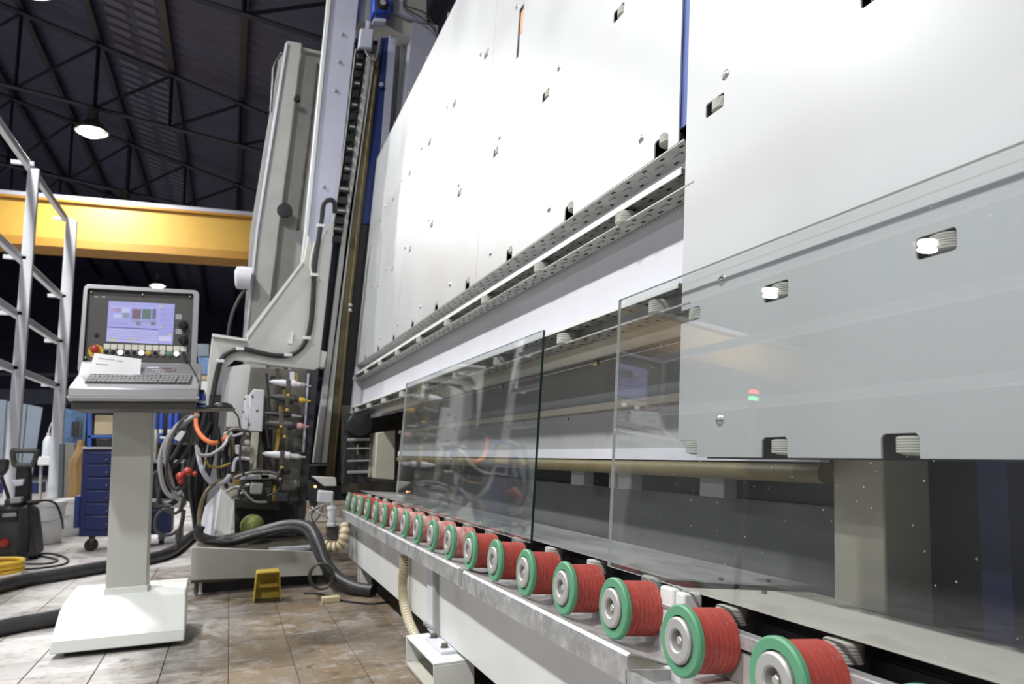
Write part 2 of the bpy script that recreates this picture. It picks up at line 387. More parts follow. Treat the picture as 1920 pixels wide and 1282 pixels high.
for (za, zb) in ((3.3, 4.0), (4.6, 4.75)):
    MB().box((X0, Y0, za), (X0 + 0.04, Y1, zb)).build('wall_band', M['wallstripe'], wf)

# roof: corrugated sheet on a slope, purlins and two trusses in view
RS = -0.31
def roof_z(y): return 7.44 + RS * y + 0.28
YR = -12.0                                     # ridge
rf = MB(); per = 0.30; nseg = int((X1 - X0) / per * 4)
vs = []
for k in range(nseg + 1):
    x = X0 + k * per / 4; dz = 0.035 * (0, 1, 0, -1)[k % 4]
    for y in (Y1, YR): vs.append((x, y, roof_z(y) + dz))
    vs.append((x, Y0, roof_z(YR) - abs(RS) * (YR - Y0) + dz))
rf.add(vs, [(3 * k, 3 * k + 1, 3 * k + 4, 3 * k + 3) for k in range(nseg)] + [(3 * k + 1, 3 * k + 2, 3 * k + 5, 3 * k + 4) for k in range(nseg)])
ceiling = rf.build('ceiling', M['ceiling'], smooth=60, loc=(0, 0, 0)); tag(ceiling, kind='structure'); WL[ceiling.name] = np.zeros(3)
for y in (-2.44, -1.22, 0.0, 1.22, -3.66, -4.88, -6.1, 2.44):
    MB().box((X0, y - 0.05, roof_z(y) - 0.24), (X1, y + 0.05, roof_z(y) - 0.10)).build('purlin', M['truss'], ceiling)
sk = MB(); 
for yy in (-2.05, -1.55):
    for k in range(0, 140):
        x = -34 + k * per
        sk.prism([(x + 0.03, yy - 0.17, roof_z(yy - 0.17) - 0.05), (x + 0.2, yy - 0.17, roof_z(yy - 0.17) - 0.05), (x + 0.2, yy + 0.17, roof_z(yy + 0.17) - 0.05), (x + 0.03, yy + 0.17, roof_z(yy + 0.17) - 0.05)], (0, 0, 0.01))
tag(sk.build('skylight_strip', M['skylight'], ceiling), kind='stuff')
def bar(mb, a, b, w): mb.tube([a, b], w, n=4)
for xt in (-9.7, -14.2, -18.8, -24.0):
    nodes_y = [-2.44 + 1.22 * k for k in range(-4, 5)]
    top = lambda y: 7.44 + RS * y
    bot = lambda y: 6.62 - 0.155 * y
    mb = MB(); bar(mb, (xt, nodes_y[0], top(nodes_y[0])), (xt, nodes_y[-1], top(nodes_y[-1])), 0.05); mb.build('truss_top_chord', M['truss'], ceiling)
    mb = MB(); bar(mb, (xt, nodes_y[0], bot(nodes_y[0])), (xt, nodes_y[-1], bot(nodes_y[-1])), 0.04); mb.build('truss_bottom_chord', M['truss'], ceiling)
    for i, y in enumerate(nodes_y):
        if top(y) - bot(y) < 0.2: continue
        mb = MB(); bar(mb, (xt, y, top(y)), (xt, y, bot(y)), 0.03); mb.build('truss_post', M['truss'], ceiling)
        if i > 0:
            mb = MB(); bar(mb, (xt, y, top(y)), (xt, nodes_y[i - 1], bot(nodes_y[i - 1])), 0.03); mb.build('truss_diagonal', M['truss'], ceiling)

# ceiling lamps: high-bay housings, each with its own light
lens = emit('lamp_lens', (0.93, 0.93, 1.0), 60.0)
lnames = {(-27.0, -2.45): 'high-bay lamp glowing just above the console monitor frame', (-18.5, -2.45): 'high-bay lamp glowing just above the yellow crane girder',
          (-14.1, -2.45): 'large bright high-bay lamp below the dark truss', (-9.75, -2.45): 'high-bay lamp at the top left edge of the photo'}
for (x, y) in LAMPS:
    nth = ('nearest', 'second', 'third', 'fourth', 'fifth', 'sixth', 'farthest')[[3.3, -1.1, -5.4, -9.75, -14.1, -18.5, -27.0].index(x)]
    lab = lnames.get((x, y), '%s high-bay lamp of the roof row %s, outside the photo' % (nth, 'over the console' if y > -5 else 'far to the left'))
    t = thing('ceiling_lamp', lab, 'lamp', (x, y, LAMP_Z), 'high-bay lamps of the hall' )
    MB().lathe([(0.05, 0.42), (0.09, 0.42), (0.10, 0.22), (0.26, 0.06), (0.27, 0.0), (0.255, 0.0), (0.24, 0.05)], (x, y, LAMP_Z), n=20).build('lamp_shade', M['darksteel'], t)
    MB().lathe([(0.0, -0.085), (0.08, -0.080), (0.13, -0.06), (0.168, -0.015), (0.17, 0.02), (0.0, 0.03)], (x, y, LAMP_Z), n=28).build('lamp_lens', lens, t)
    MB().tube([(x, y, LAMP_Z + 0.42), (x, y, min(roof_z(y), 8.6) - 0.1)], 0.012, n=6).build('hanging_rod', M['truss'], t)
    ld = bpy.data.lights.new('lamp_light', 'AREA'); ld.shape = 'DISK'; ld.size = 0.32; ld.energy = LAMP_POWER * (1.0 if y > -5 else 0.5); ld.color = (1.0, 0.99, 0.97) if y > -5 else (0.86, 0.88, 1.0)
    lo = bpy.data.objects.new('lamp_light', ld); COL.objects.link(lo); lo.parent = t; lo.location = (0, 0, -0.13)

# crane girder across the hall
t = thing('crane_girder', 'yellow overhead crane girder crossing the hall behind the console', 'crane', (-16, -8, 4.7))
MB().box((-16.0, -14, 4.88), (-15.5, 4, 5.60)).build('girder_web', M['crane'], t)
MB().box((-16.1, -14, 4.72), (-15.40, 4, 4.88)).build('bottom_flange', M['craneflange'], t)
MB().box((-16.02, -14, 5.60), (-15.42, 4, 5.65)).build('top_flange', M['craneflange'], t)
MB().box((-15.85, -14, 5.65), (-15.5, 4, 5.75)).build('crane_rail', M['rail'], t)

# ------------------------------------------------------------------ support walls (leaning): local frame = (along X, depth d, up s)
ROT = (-LEAN, 0, 0)
def rrect(x0, x1, z0, z1, r, n=3):
    pts = []
    for cx, cz, a0 in ((x1 - r, z1 - r, 0), (x0 + r, z1 - r, 90), (x0 + r, z0 + r, 180), (x1 - r, z0 + r, 270)):
        for k in range(n + 1):
            a = math.radians(a0 + 90 * k / n); pts.append((cx + r * math.cos(a), cz + r * math.sin(a)))
    return pts
def holed_panel(x0, x1, z0, z1, holes, d, t, notches=()):
    """sheet with real openings; notches are openings cut in from an edge: ('b'|'l', a0, a1, depth)"""
    out = []
    nb = sorted([n for n in notches if n[0] == 'b'], key=lambda n: n[1])
    ptsb = [(x0, z0)]
    for _, a, b, h in nb:
        if a <= x0 + 1e-6: ptsb = [(x0, h), (b - 0.006, h), (b, h - 0.006), (b, z0)]
        else: ptsb += [(a, z0), (a, h - 0.006), (a + 0.006, h), (b - 0.006, h), (b, h - 0.006), (b, z0)]
    ptsb.append((x1, z0))
    out = ptsb + [(x1, z1), (x0, z1)]
    for _, a, b, w in [n for n in notches if n[0] == 'l']:
        out += [(x0, b), (x0 + w - 0.006, b), (x0 + w, b - 0.006), (x0 + w, a + 0.006), (x0 + w - 0.006, a), (x0, a)]
    loops = [out] + [rrect(*h, 0.006) for h in holes]
    V = []; E = []
    for lp in loops:
        n = len(V); V += [Vector(p) for p in lp]; E += [(n + i, n + (i + 1) % len(lp)) for i in range(len(lp))]
    r = geometry.delaunay_2d_cdt(V, E, [], 1, 1e-7)
    vv, ff = r[0], r[2]
    def inside(p, poly):
        c = False; j = len(poly) - 1
        for i in range(len(poly)):
            xi, yi = poly[i]; xj, yj = poly[j]
            if (yi > p[1]) != (yj > p[1]) and p[0] < (xj - xi) * (p[1] - yi) / (yj - yi) + xi: c = not c
            j = i
        return c
    keep = []
    for f in ff:
        c = (sum(vv[i].x for i in f) / len(f), sum(vv[i].y for i in f) / len(f))
        if inside(c, out) and not any(inside(c, lp) for lp in loops[1:]): keep.append(tuple(f))
    mb = MB(); n = len(vv)
    cnt = {}
    for f in keep:
        for i in range(len(f)):
            e = (f[i], f[(i + 1) % len(f)]); cnt[e] = 1
    sides = [(a, b, n + b, n + a) for (a, b) in cnt if (b, a) not in cnt]
    mb.add([(v.x, d, v.y) for v in vv] + [(v.x, d + t, v.y) for v in vv], keep + [tuple(n + i for i in f[::-1]) for f in keep] + sides)
    return mb
def roller_mesh():
    prof = [(0.0, 0.0), (0.020, 0.0), (0.026, 0.002)]
    for k in range(6):
        z = 0.003 + k * 0.0048
        prof += [(0.030, z), (0.030, z + 0.0034), (0.0283, z + 0.0036), (0.0283, z + 0.0046)]
    prof += [(0.027, 0.032), (0.012, 0.033), (0.0, 0.033)]
    return MB().lathe(prof, n=20)
ROLL = roller_mesh().build('support_roller', M['roller'], None, local=True)
ROLL_ME = ROLL.data; bpy.data.objects.remove(ROLL)
SCREW = MB().lathe([(0.0, -0.005), (0.006, -0.0045), (0.0105, -0.002), (0.0125, 0.0), (0.0125, 0.004)], axis='Y', n=14)
SCREW.box((-0.0085, -0.0056, -0.0013), (0.0085, -0.0035, 0.0013))
so = SCREW.build('screw_head', M['screw'], None, local=True); SCREW_ME = so.data; bpy.data.objects.remove(so)
def put(me, name, parent, loc):
    o = bpy.data.objects.new(name, me); COL.objects.link(o); o.parent = parent; o.location = loc; WL[o.name] = WL[parent.name]; return o

D = 0.13                                       # front face of the sheets
wall = thing('support_wall', 'tall leaning white roller wall whose sheets run back to the tower', 'machine wall', ML(0, 0, 0), rot=ROT)
AX0, AX1, AS0, AS1 = -6.30, -1.415, 1.062, 2.94
rowb = [-1.493 - 0.5375 * k for k in range(9)]
row1 = [-1.752 - 0.5405 * k for k in range(9)]
row2 = [-3.092 - 0.537 * k for k in range(6)]
row3 = [-3.36 - 0.537 * k for k in range(6)]
screws = [(-1.594 - 0.603 * k, 1.146) for k in range(8)] + [(-1.58 - 0.606 * k, 1.66) for k in range(8)] + [(-3.19 - 0.597 * k, 2.263) for k in range(6)] + [(-2.69, 2.21)]
seams = [AX1, -2.985, -4.635, -6.14, AX0]
slit = (-2.655, -2.60, 1.945, 2.175)
for b, a in zip(seams[:-1], seams[1:]):
    holes = [(x - 0.032, x + 0.032, s - 0.018, s + 0.018) for s, row in ((1.61, row1), (2.212, row2)) for x in row if a + 0.04 < x < b - 0.04]
    if a < slit[0] < b: holes.append(slit)
    nt = [('b', x - 0.032, x + 0.032, 1.107) for x in rowb if a + 0.04 < x < b - 0.04]
    o = holed_panel(a + 0.0012, b - 0.0012, AS0, AS1, holes, D, 0.004, nt).build('wall_panel', M['panel'], wall, local=True, smooth=0)
for s, row in ((1.085, rowb), (1.594, row1), (2.196, row2)):
    for x in row: put(ROLL_ME, 'support_roller', wall, (x + 0.007, 0.155, s + 0.003)).scale = (1, 1, 0.80)
for x, s in screws: put(SCREW_ME, 'screw_head', wall, (x, D, s))
MB().box((AX0, 0.19, AS0 + 0.002), (AX1, 0.199, AS1 - 0.01)).build('inner_sheet', M['dark'], wall, local=True)
MB().box((AX0, 0.136, AS1), (AX1, 0.22, AS1 + 0.025)).build('top_rail', M['panel'], wall, local=True, bevel=0.004)
for k in range(9):
    x = -1.9 - k * 0.52
    MB().box((x - 0.014, 0.128, AS1 + 0.004), (x + 0.014, 0.15, AS1 + 0.03)).build('top_clip', M['darksteel'], wall, local=True, bevel=0.003)
MB().box((slit[0] - 0.01, 0.1395, slit[2] - 0.01), (slit[1] + 0.01, 0.1435, slit[3] + 0.01)).build('slot_cover', M['lightsheet'], wall, local=True)
MB().box((slit[0] + 0.008, 0.136, 2.06), (slit[1] - 0.004, 0.1392, 2.16)).build('signal_lens', emit('orange_signal_lens', (1.0, 0.42, 0.18), 0.9), wall, local=True)
# gap beside the near section, with a blue sheet in place of the bluish light seen through it
MB().box((AX1 - 0.01, 0.137, 1.10), (-1.375, 0.142, 2.9)).build('gap_light_sheet', M['glowblue'], wall, local=True)
# perforated flanges: sheets seen from below with slots pressed into them
def perforated(x0, x1, d0, d1, s, parent, name, rows, pitch=0.085, t=0.004):
    mb = MB().box((x0, d0, s), (x1, d1, s + t)); fl_ = mb.build(name, M['galv'], parent, local=True)
    n = int((x1 - x0) / pitch)
    a = MB(); lips = MB()
    for k in range(n):
        x = x1 - 0.03 - k * pitch
        for r, dd in enumerate(rows):
            xx = x - (pitch / 2 if r % 2 else 0)
            if r == 0 or r == 2: a.box((xx - 0.009, dd - 0.0035, s - 0.0006), (xx + 0.009, dd + 0.0035, s + 0.001))
            if r == 1: lips.prism([(xx - 0.016, dd - 0.004, s), (xx + 0.016, dd - 0.004, s), (xx + 0.016, dd + 0.004, s), (xx - 0.016, dd + 0.004, s)], (0, 0, -0.004))
    tag(a.build('slots', M['hole'], fl_, local=True), kind='stuff')
    if lips.v: tag(lips.build('pressed_lips', M['galv'], fl_, local=True), kind='stuff')
    return fl_
perforated(AX0, AX1 + 0.02, 0.131, 0.20, AS0 - 0.004, wall, 'perforated_flange', (0.145, 0.165, 0.187))
MB().box((AX0, 0.2, 0.60), (-1.0, 0.212, 1.25)).build('recess_sheet', M['lightsheet'], wall, local=True)
MB().box((-6.32, 0.13, 0.62), (-6.24, 0.2, AS0)).build('end_post', M['lightsheet'], wall, local=True, bevel=0.004)
def channel(s_top, lip, s_bot, d_back, parent, rx, name):
    root = MB().box((AX0 + 0.02, 0.128, s_top - 0.003), (-1.395, d_back + 0.02, s_top)).build(name, M['white'], parent, local=True)
    MB().box((AX0 + 0.02, 0.127, s_top - lip), (-1.397, 0.131, s_top)).build('front_lip', M['white'], root, local=True, bevel=0.001)
    perforated(AX0 + 0.02, -1.396, 0.133, d_back, s_top - 0.008, root, 'upper_web', (0.145, 0.155, 0.168))
    perforated(AX0 + 0.02, -1.35, 0.129, d_back + 0.004, s_bot, root, 'lower_web', (0.142, 0.155, 0.170))
    MB().box((AX0 + 0.02, 0.186, s_bot), (-1.35, 0.19, s_top)).build('channel_back', M['galv'], root, local=True)
    for x in rx: put(ROLL_ME, 'channel_roller', root, (x, 0.146, s_bot + 0.002))
channel(0.992, 0.018, 0.937, 0.178, wall, [-1.684 - 0.5735 * k for k in range(9)], 'upper_roller_channel')
channel(0.712, 0.013, 0.655, 0.176, wall, [-1.495, -2.03] + [-2.62 - 0.56 * k for k in range(7)], 'lower_roller_channel')
EX = -5.15
MB().box((EX, 0.185, 0.605), (-1.0, 0.20, 0.654)).build('beam_cap', M['beige'], wall, local=True)
MB().box((EX, 0.176, 0.598), (-1.0, 0.20, 0.602)).build('drip_edge', M['darksteel'], wall, local=True)
ER = -1.17
MB().box((EX, 0.335, 0.50), (ER, 0.345, 0.72)).build('middle_sheet', M['greysheet'], wall, local=True)
MB().box((EX, 0.31, 0.478), (ER, 0.345, 0.4995)).build('ledge_strip', M['beige'], wall, local=True, bevel=0.002)
MB().box((EX, 0.33, 0.355), (ER, 0.34, 0.4775)).build('lower_sheet', M['greysheet'], wall, local=True)
MB().box((EX, 0.322, 0.323), (ER, 0.345, 0.3548)).build('lit_bottom_band', M['lightsheet'], wall, local=True)  # light reaching the sheet's lower edge, put into a paler strip
MB().tube([(EX, 0.335, 0.301), (ER, 0.335, 0.301)], 0.021, n=14).build('guard_pipe', M['ochre'], wall, local=True)
for x in (-1.95, -2.38, -2.8, -3.4, -4.1):
    MB().lathe([(0.0, -0.004), (0.005, -0.003), (0.006, 0.0)], (x, 0.33, 0.462), axis='Y', n=10).build('panel_bolt', M['darksteel'], wall, local=True)
for x in (-1.45, -1.9, -2.7, -3.4):
    MB().box((x - 0.012, 0.181, 0.583), (x + 0.012, 0.189, 0.597)).build('drip_clip', M['ochre'], wall, local=True)
for x, w in ((-1.58, 0.05), (-2.02, 0.04), (-2.1, 0.02), (-2.35, 0.05)):
    MB().box((x - w, 0.36, 0.235), (x + w, 0.40, 0.285)).build('hanger_block', M['greysheet'], wall, local=True, bevel=0.003)
MB().box((EX, 0.45, -0.25), (-1.16, 0.46, 0.235)).build('rear_sheet', mat('dull_grey_rear_sheet', (0.12, 0.122, 0.12), 0.55, 0, var=0.12, dirt=(0.06, 0.055, 0.045), dirt_amt=0.4, dirt_scale=2), wall, local=True)
MB().box((EX, 0.46, 0.237), (-1.16, 0.55, 0.33)).build('dark_gap_filler', M['dark'], wall, local=True)  # dark box filling the gap between guard pipe and rear sheet

near = thing('support_wall', 'close white roller panel filling the right side, behind the larger glass sheet', 'machine wall', ML(0, 0, 0), rot=ROT)
BX0, BX1, BS0, BS1 = -1.383, 0.30, 0.319, 1.9
hb = [(x - 0.033, x + 0.033, s - 0.017, s + 0.017) for x, s in ((-1.274, 1.09), (-0.74, 0.624), (-1.074, 0.624), (-0.834, 1.09), (-0.44, 0.624), (-0.4, 1.09))]
nb = [('b', BX0, -1.312, 0.3545)] + [('b', x - 0.0335, x + 0.0335, 0.3555) for x in (-1.0765, -0.81, -0.54, -0.27)] + [('l', 0.613, 0.643, 0.072)]
holed_panel(BX0, BX1, BS0, BS1, hb, D, 0.004, nb).build('wall_panel', M['panel'], near, local=True, smooth=0)
for x, s in ((-1.274, 1.075), (-0.74, 0.609), (-1.074, 0.609), (-0.834, 1.075), (-1.343, 0.612), (-1.343, 0.3225), (-1.073, 0.3225), (-0.805, 0.3225), (-0.54, 0.3225), (-0.44, 0.609)):
    put(ROLL_ME, 'support_roller', near, (x + 0.006, 0.155, s + 0.003)).scale = (1, 1, 0.80)
for x, s in ((-1.238, 1.145), (-1.238, 0.682), (-1.236, 0.392)): put(SCREW_ME, 'screw_head', near, (x, D, s))
MB().box((-1.36, 0.19, BS0 + 0.001), (BX1, 0.199, BS1)).build('inner_sheet', M['dark'], near, local=True)
MB().box((-1.218, 0.40, -0.42), (-1.09, 0.52, 0.36)).build('wall_post', M['beige'], near, local=True, bevel=0.004)
dp = mat('murky_machine_back', (0.012, 0.014, 0.020), 0.4, 0, var=0.4, scale=2, dirt=(0.05, 0.02, 0.01), dirt_amt=0.2, dirt_scale=2, stretch=(3, 1, 0.4))
MB().box((-2.0, 0.64, -0.5), (0.3, 0.66, 0.45)).build('rear_cover', dp, near, local=True)
MB().box((-1.02, 0.56, -0.45), (-0.962, 0.60, 0.40)).build('blue_cover_strip', M['navy'], near, local=True)

# ------------------------------------------------------------------ conveyor bed
conv = thing('conveyor', 'glass conveyor bed with red and green drive wheels along the wall foot', 'conveyor', (-3.2, 0.85, 0))
fl_ = MB().lathe([(0.0425, 0.007), (0.0425, 0.0), (0.0575, 0.0), (0.061, 0.003), (0.061, 0.011), (0.058, 0.014), (0.035, 0.014)], axis='Y', n=40, caps=False)
dm_prof = [(0.03, 0.0141), (0.0535, 0.0141)]
for k in range(7):
    y = 0.015 + k * 0.0105
    dm_prof += [(0.055, y), (0.0553, y + 0.005), (0.055, y + 0.0092), (0.0536, y + 0.0098)]
dm_prof += [(0.0545, 0.089), (0.051, 0.092), (0.02, 0.092)]
dm = MB().lathe(dm_prof, axis='Y', n=36)
ws = MB().lathe([(0.018, 0.012), (0.018, -0.004), (0.021, -0.0065), (0.036, -0.0065), (0.0395, -0.0035), (0.0395, 0.004), (0.036, 0.012)], axis='Y', n=36, caps=False)
hb_ = MB().lathe([(0.0, 0.0115), (0.0445, 0.0115), (0.0445, 0.013)], axis='Y', n=28)
for a in (20, 75, 140, 215, 300):
    c, s_ = math.cos(math.radians(a)), math.sin(math.radians(a))
    hb_.lathe([(0.0035, 0.003), (0.0035, 0.012)], (0.041 * c, 0, 0.041 * s_), axis='Y', n=8)
bl = MB().lathe([(0.0, -0.001), (0.0065, -0.001), (0.008, 0.0005), (0.008, 0.011)], axis='Y', n=6).lathe([(0.010, 0.007), (0.010, 0.011)], axis='Y', n=16)
wh = fl_.build('drive_wheel', M['green'], conv, local=True)
wd = dm.build('drum', M['red'], wh, local=True); wd['label'] = 'red rubber drum'
wd2 = dm.build('drum', M['reddusty'], wh, local=True); wd2['label'] = 'red rubber drum caked with white dust'
ww = ws.build('washer', M['steel'], wh, local=True); wb_ = hb_.build('hub_recess', M['rim'], wh, local=True); wbo = bl.build('axle_bolt', M['steel'], wh, local=True)
wh.rotation_euler = ROT
base_w = WL[conv.name]
wx = [-0.672 - 0.2463 * k for k in range(19)]
dusty = {8, 9, 10, 11, 12, 14, 17}
for k, x in enumerate(wx):
    loc = ML(x, -0.009 if x > -1.25 else 0, 0) - base_w
    if k == 0: o = wh; o.location = loc; continue
    c = link_copy(wh, conv, loc)
    for ch in (wd2 if k in dusty else wd, ww, wb_, wbo):
        cc = link_copy(ch, c)
        if ch is wbo: cc.rotation_euler = (0, random.uniform(0, 1), 0)
bpy.data.objects.remove(wd2)
def LP(name, mbx, m, parent=conv, bevel=0.0, label=None, smooth=35):
    """boxes given in the leaning frame (X, d, s), converted to world"""
    mbx.v = [tuple(ML(v[0], v[2], v[1])) for v in mbx.v]
    o = mbx.build(name, m, parent, bevel=bevel, smooth=smooth)
    if label: o['label'] = label
    return o
CX0 = -5.35
LP('backing_strip', MB().box((CX0, 0.094, -0.072), (-1.30, 0.100, 0.010)), M['strip'])
LP('backing_rail', MB().box((CX0, 0.086, 0.010), (-1.30, 0.118, 0.020)), M['traysteel'], bevel=0.002)
LP('slot_back', MB().box((CX0, 0.19, -0.06), (-1.38, 0.2, 0.062)), M['dark'])
LP('backing_strip', MB().box((-1.27, 0.094, -0.072), (0.1, 0.100, -0.018)), M['strip'])
LP('backing_rail', MB().box((-1.27, 0.088, -0.012), (0.1, 0.118, 0.012)), M['traysteel'], bevel=0.002)
LP('slot_back', MB().box((-1.27, 0.19, -0.08), (0.1, 0.2, 0.05)), M['dark'])
for k in range(17):
    x = -0.66 - 0.2715 * k
    o = put(ROLL_ME, 'guide_roller', conv, ML(x, 0.010 if x > -1.3 else 0.024, 0.1405) - base_w); o.rotation_euler = ROT
LP('glass_ledge', MB().prism([(CX0, 0.125, 0.062), (-1.392, 0.125, 0.062), (-1.345, 0.20, 0.062), (-1.30, 0.43, 0.062), (CX0, 0.43, 0.062)], (0, 0, 0.004)), M['plate'])
q0, q1 = -1.335, 0.1
LP('glass_ledge', MB().prism([(q0, 0.128, 0.049), (q1, 0.128, 0.049), (q1, 0.34, 0.049), (-1.10, 0.36, 0.049), (-1.20, 0.41, 0.049), (q0 + 0.04, 0.41, 0.049)], (0, 0, 0.005)), M['creamplate'], label='cream painted ledge of the near section')
LP('ledge_lip', MB().box((-1.30, 0.36, 0.045), (0.1, 0.40, 0.049)), M['oily'])
LP('end_block', MB().box((-1.372, 0.088, -0.085), (-1.325, 0.135, 0.053)), M['white'], bevel=0.005)
LP('end_block', MB().box((-1.318, 0.090, -0.01), (-1.288, 0.135, 0.050)), M['white'], bevel=0.005)
for x, d in ((-1.36, 0.23), (-1.345, 0.34), (-1.27, 0.27)):
    LP('ledge_screw', MB().box((x - 0.004, d - 0.004, 0.066 if x < -1.3 else 0.054), (x + 0.004, d + 0.004, 0.072 if x < -1.3 else 0.06)), M['darksteel'])
# galvanised trays
TYF, TZ = 0.725, 0.458
tr = MB()
sec = [(0.868, 0.440), (0.80, 0.437), (TYF + 0.012, TZ - 0.002), (TYF + 0.003, TZ), (TYF - 0.004, TZ - 0.006), (TYF - 0.004, 0.399), (TYF - 0.001, 0.399), (TYF - 0.001, TZ - 0.008), (TYF + 0.004, TZ - 0.004), (TYF + 0.013, TZ - 0.005), (0.80, 0.434), (0.868, 0.436)]
def tray_at(xa, xb, dz=0.0, cut=0.0): return MB().loft([(xa, y, z + dz) for y, z in sec], [(xb + cut * (y - 0.72) / 0.15, y, z + dz) for y, z in sec])
for xa, xb in ((-2.405, -1.305), (-5.25, -2.410)):
    tray_at(xa, xb, 0 if xa > -3 else 0.004, 0.07 if xa > -3 else 0).build('drip_tray', M['traysteel'], conv)
MB().box((-2.412, TYF - 0.0065, 0.41), (-2.38, TYF + 0.02, TZ + 0.0025)).build('tray_joint', M['galv'], conv)
s2 = [(0.866, 0.428), (0.715, 0.428), (0.705, 0.425), (0.705, 0.452), (0.690, 0.455), (0.690, 0.395), (0.693, 0.395), (0.693, 0.450), (0.702, 0.449), (0.702, 0.421), (0.866, 0.424)]
MB().loft([(-1.255, y, z - 0.012) for y, z in s2], [(0.1, y, z - 0.012) for y, z in s2]).build('drip_tray', M['traysteel'], conv)
MB().prism([(-1.256, 0.69, 0.40), (-1.256, 0.866, 0.41), (-1.256, 0.866, 0.425), (-1.256, 0.705, 0.443), (-1.256, 0.69, 0.443)], (0.004, 0, 0)).build('tray_end', M['traysteel'], conv)
# main beam and feet
MB().box((-5.30, 0.785, 0.133), (0.1, 0.85, 0.436)).build('main_beam', M['white'], conv, bevel=0.004)
MB().box((-3.04, 0.772, 0.128), (-2.93, 0.786, 0.43)).build('joint_plate', M['lightsheet'], conv, bevel=0.002)
MB().box((-2.93, 0.765, 0.128), (-2.90, 0.786, 0.43)).build('joint_plate', M['greysheet'], conv, bevel=0.002)
for k in range(4):
    x = -3.03 + 0.033 * k
    MB().lathe([(0.0, -0.018), (0.008, -0.018), (0.008, 0.0)], (x, 0.772, 0.158), axis='Y', n=6).build('joint_bolt', M['screw'], conv)
FZ = 0.118
fx0, fx1, fy0, fy1 = -3.03, -2.60, 0.682, 0.83
MB().box((fx0, fy0, FZ - 0.008), (fx1, fy1, FZ)).build('foot_bracket', M['white'], conv, bevel=0.002)
MB().box((fx0, fy0, 0.02), (fx0 + 0.008, fy1, FZ - 0.008)).build('foot_bracket', M['white'], conv, bevel=0.002)
MB().box((fx1 - 0.008, fy0, 0.0), (fx1, fy1, FZ - 0.008)).build('foot_bracket', M['white'], conv, bevel=0.002)
MB().box((fx0, fy0, 0.006), (fx1, fy1, 0.02)).build('foot_bracket', M['creamplate'], conv, bevel=0.002)
MB().box((-2.93, 0.735, FZ), (-2.69, 0.80, FZ + 0.012)).build('clamp_plate', M['lightsheet'], conv, bevel=0.002)
for x in (-2.90, -2.745):
    MB().lathe([(0.017, FZ + 0.012), (0.017, FZ + 0.014), (0.0125, FZ + 0.0141), (0.0125, FZ + 0.026), (0.0, FZ + 0.027)], (x, 0.762, 0), n=6).build('clamp_bolt', M['darksteel'], conv)
MB().lathe([(0.03, 0.02), (0.03, 0.03), (0.022, 0.031), (0.022, 0.048), (0.012, 0.049), (0.012, 0.06), (0.0, 0.061)], (-2.66, 0.735, 0), n=8).build('levelling_foot', M['darksteel'], conv)
for x in (-4.9, -0.6):
    MB().box((x - 0.06, 0.80, 0.0), (x + 0.06, 0.87, 0.14)).build('leg', M['white'], conv, bevel=0.003)
MB().box((-5.3, 0.86, 0.135), (0.1, 1.25, 0.16)).build('underside_plate', M['dark'], conv)

# ------------------------------------------------------------------ the two glass sheets
def glass(x0, x1, s0, s1, d0, label, edge_right):
    t = 0.008; d1 = d0 + t
    mb = MB(); v = lambda x, d, s: tuple(ML(x, s, d))
    vs = [v(x0, d0, s0), v(x1, d0, s0), v(x1, d1, s0), v(x0, d1, s0), v(x0, d0, s1), v(x1, d0, s1), v(x1, d1, s1), v(x0, d1, s1)]
    mb.add(vs, [(0, 1, 5, 4), (2, 3, 7, 6)])
    mb.mi = 2; mb.add(vs, [(3, 0, 4, 7)])
    mb.mi = 1; mb.add(vs, [(1, 2, 6, 5)])
    mb.mi = 2; mb.add(vs, [(0, 3, 2, 1), (4, 5, 6, 7)])
    o = mb.build('glass_sheet', [M['glass'], M['gedge'] if edge_right else M['gedgelight'], M['gedgelight']], None, smooth=0)
    return tag(o, label, 'glass', 'glass sheets on the conveyor')
glass(-4.07, -2.115, 0.0565, 0.712, 0.101, 'farther clear glass sheet with a dark green right edge standing on the wheels', True)
glass(-1.625, 0.15, 0.0565, 0.712, 0.101, 'nearer clear glass sheet in front of the white panel on the right', False)

# ------------------------------------------------------------------ grinding tower at the far end
def hose(name, pts, r, m, parent=None, n=8, k=5, label=None):
    o = MB().tube(spline(pts, k), r, n=n).build(name, m, parent)
    if label: o['label'] = label
    return o
tower = thing('machine_tower', 'tall pale leaning machine tower with a cable along its triangular arm', 'machine', (-6.2, 0.4, 0))
XT = -6.30
def tp(name, px, x, t, m, bevel=0.004, label=None):
    o = MB().plate(px, x, t).build(name, m, tower, bevel=bevel)
    if label: o['label'] = label
    return o
tp('column', [(622, -60), (679, -60), (627, 430), (598, 690), (545, 690), (574, 430)], XT, 0.30, M['lavender'])
tp('column_edge', [(619, -60), (627, -60), (579, 430), (567, 530), (561, 530), (572, 430)], XT + 0.012, 0.03, M['white'])
tp('slot_cover', [(672, 60), (692, 60), (640, 470), (613, 662), (599, 690), (598, 662), (625, 450)], XT - 0.10, 0.05, M['dark'])
tp('slide_rail', [(688, 100), (704, 100), (662, 400), (640, 590), (613, 868), (587, 868), (614, 660), (640, 450), (655, 340)], XT - 0.03, 0.08, M['towergrey'])
tp('slide_rail_groove', [(695, 110), (697, 110), (654, 400), (602, 868), (600, 868)], XT - 0.025, 0.02, M['greysheet'])
tp('stained_guard', [(704, 100), (714, 100), (679, 400), (657, 590), (627, 905), (611, 905), (640, 590), (662, 400)], XT - 0.05, 0.05, mat('oil_browned_guard', (0.11, 0.09, 0.04), 0.5, 0, var=0.3, dirt=(0.04, 0.03, 0.015), dirt_amt=0.4))
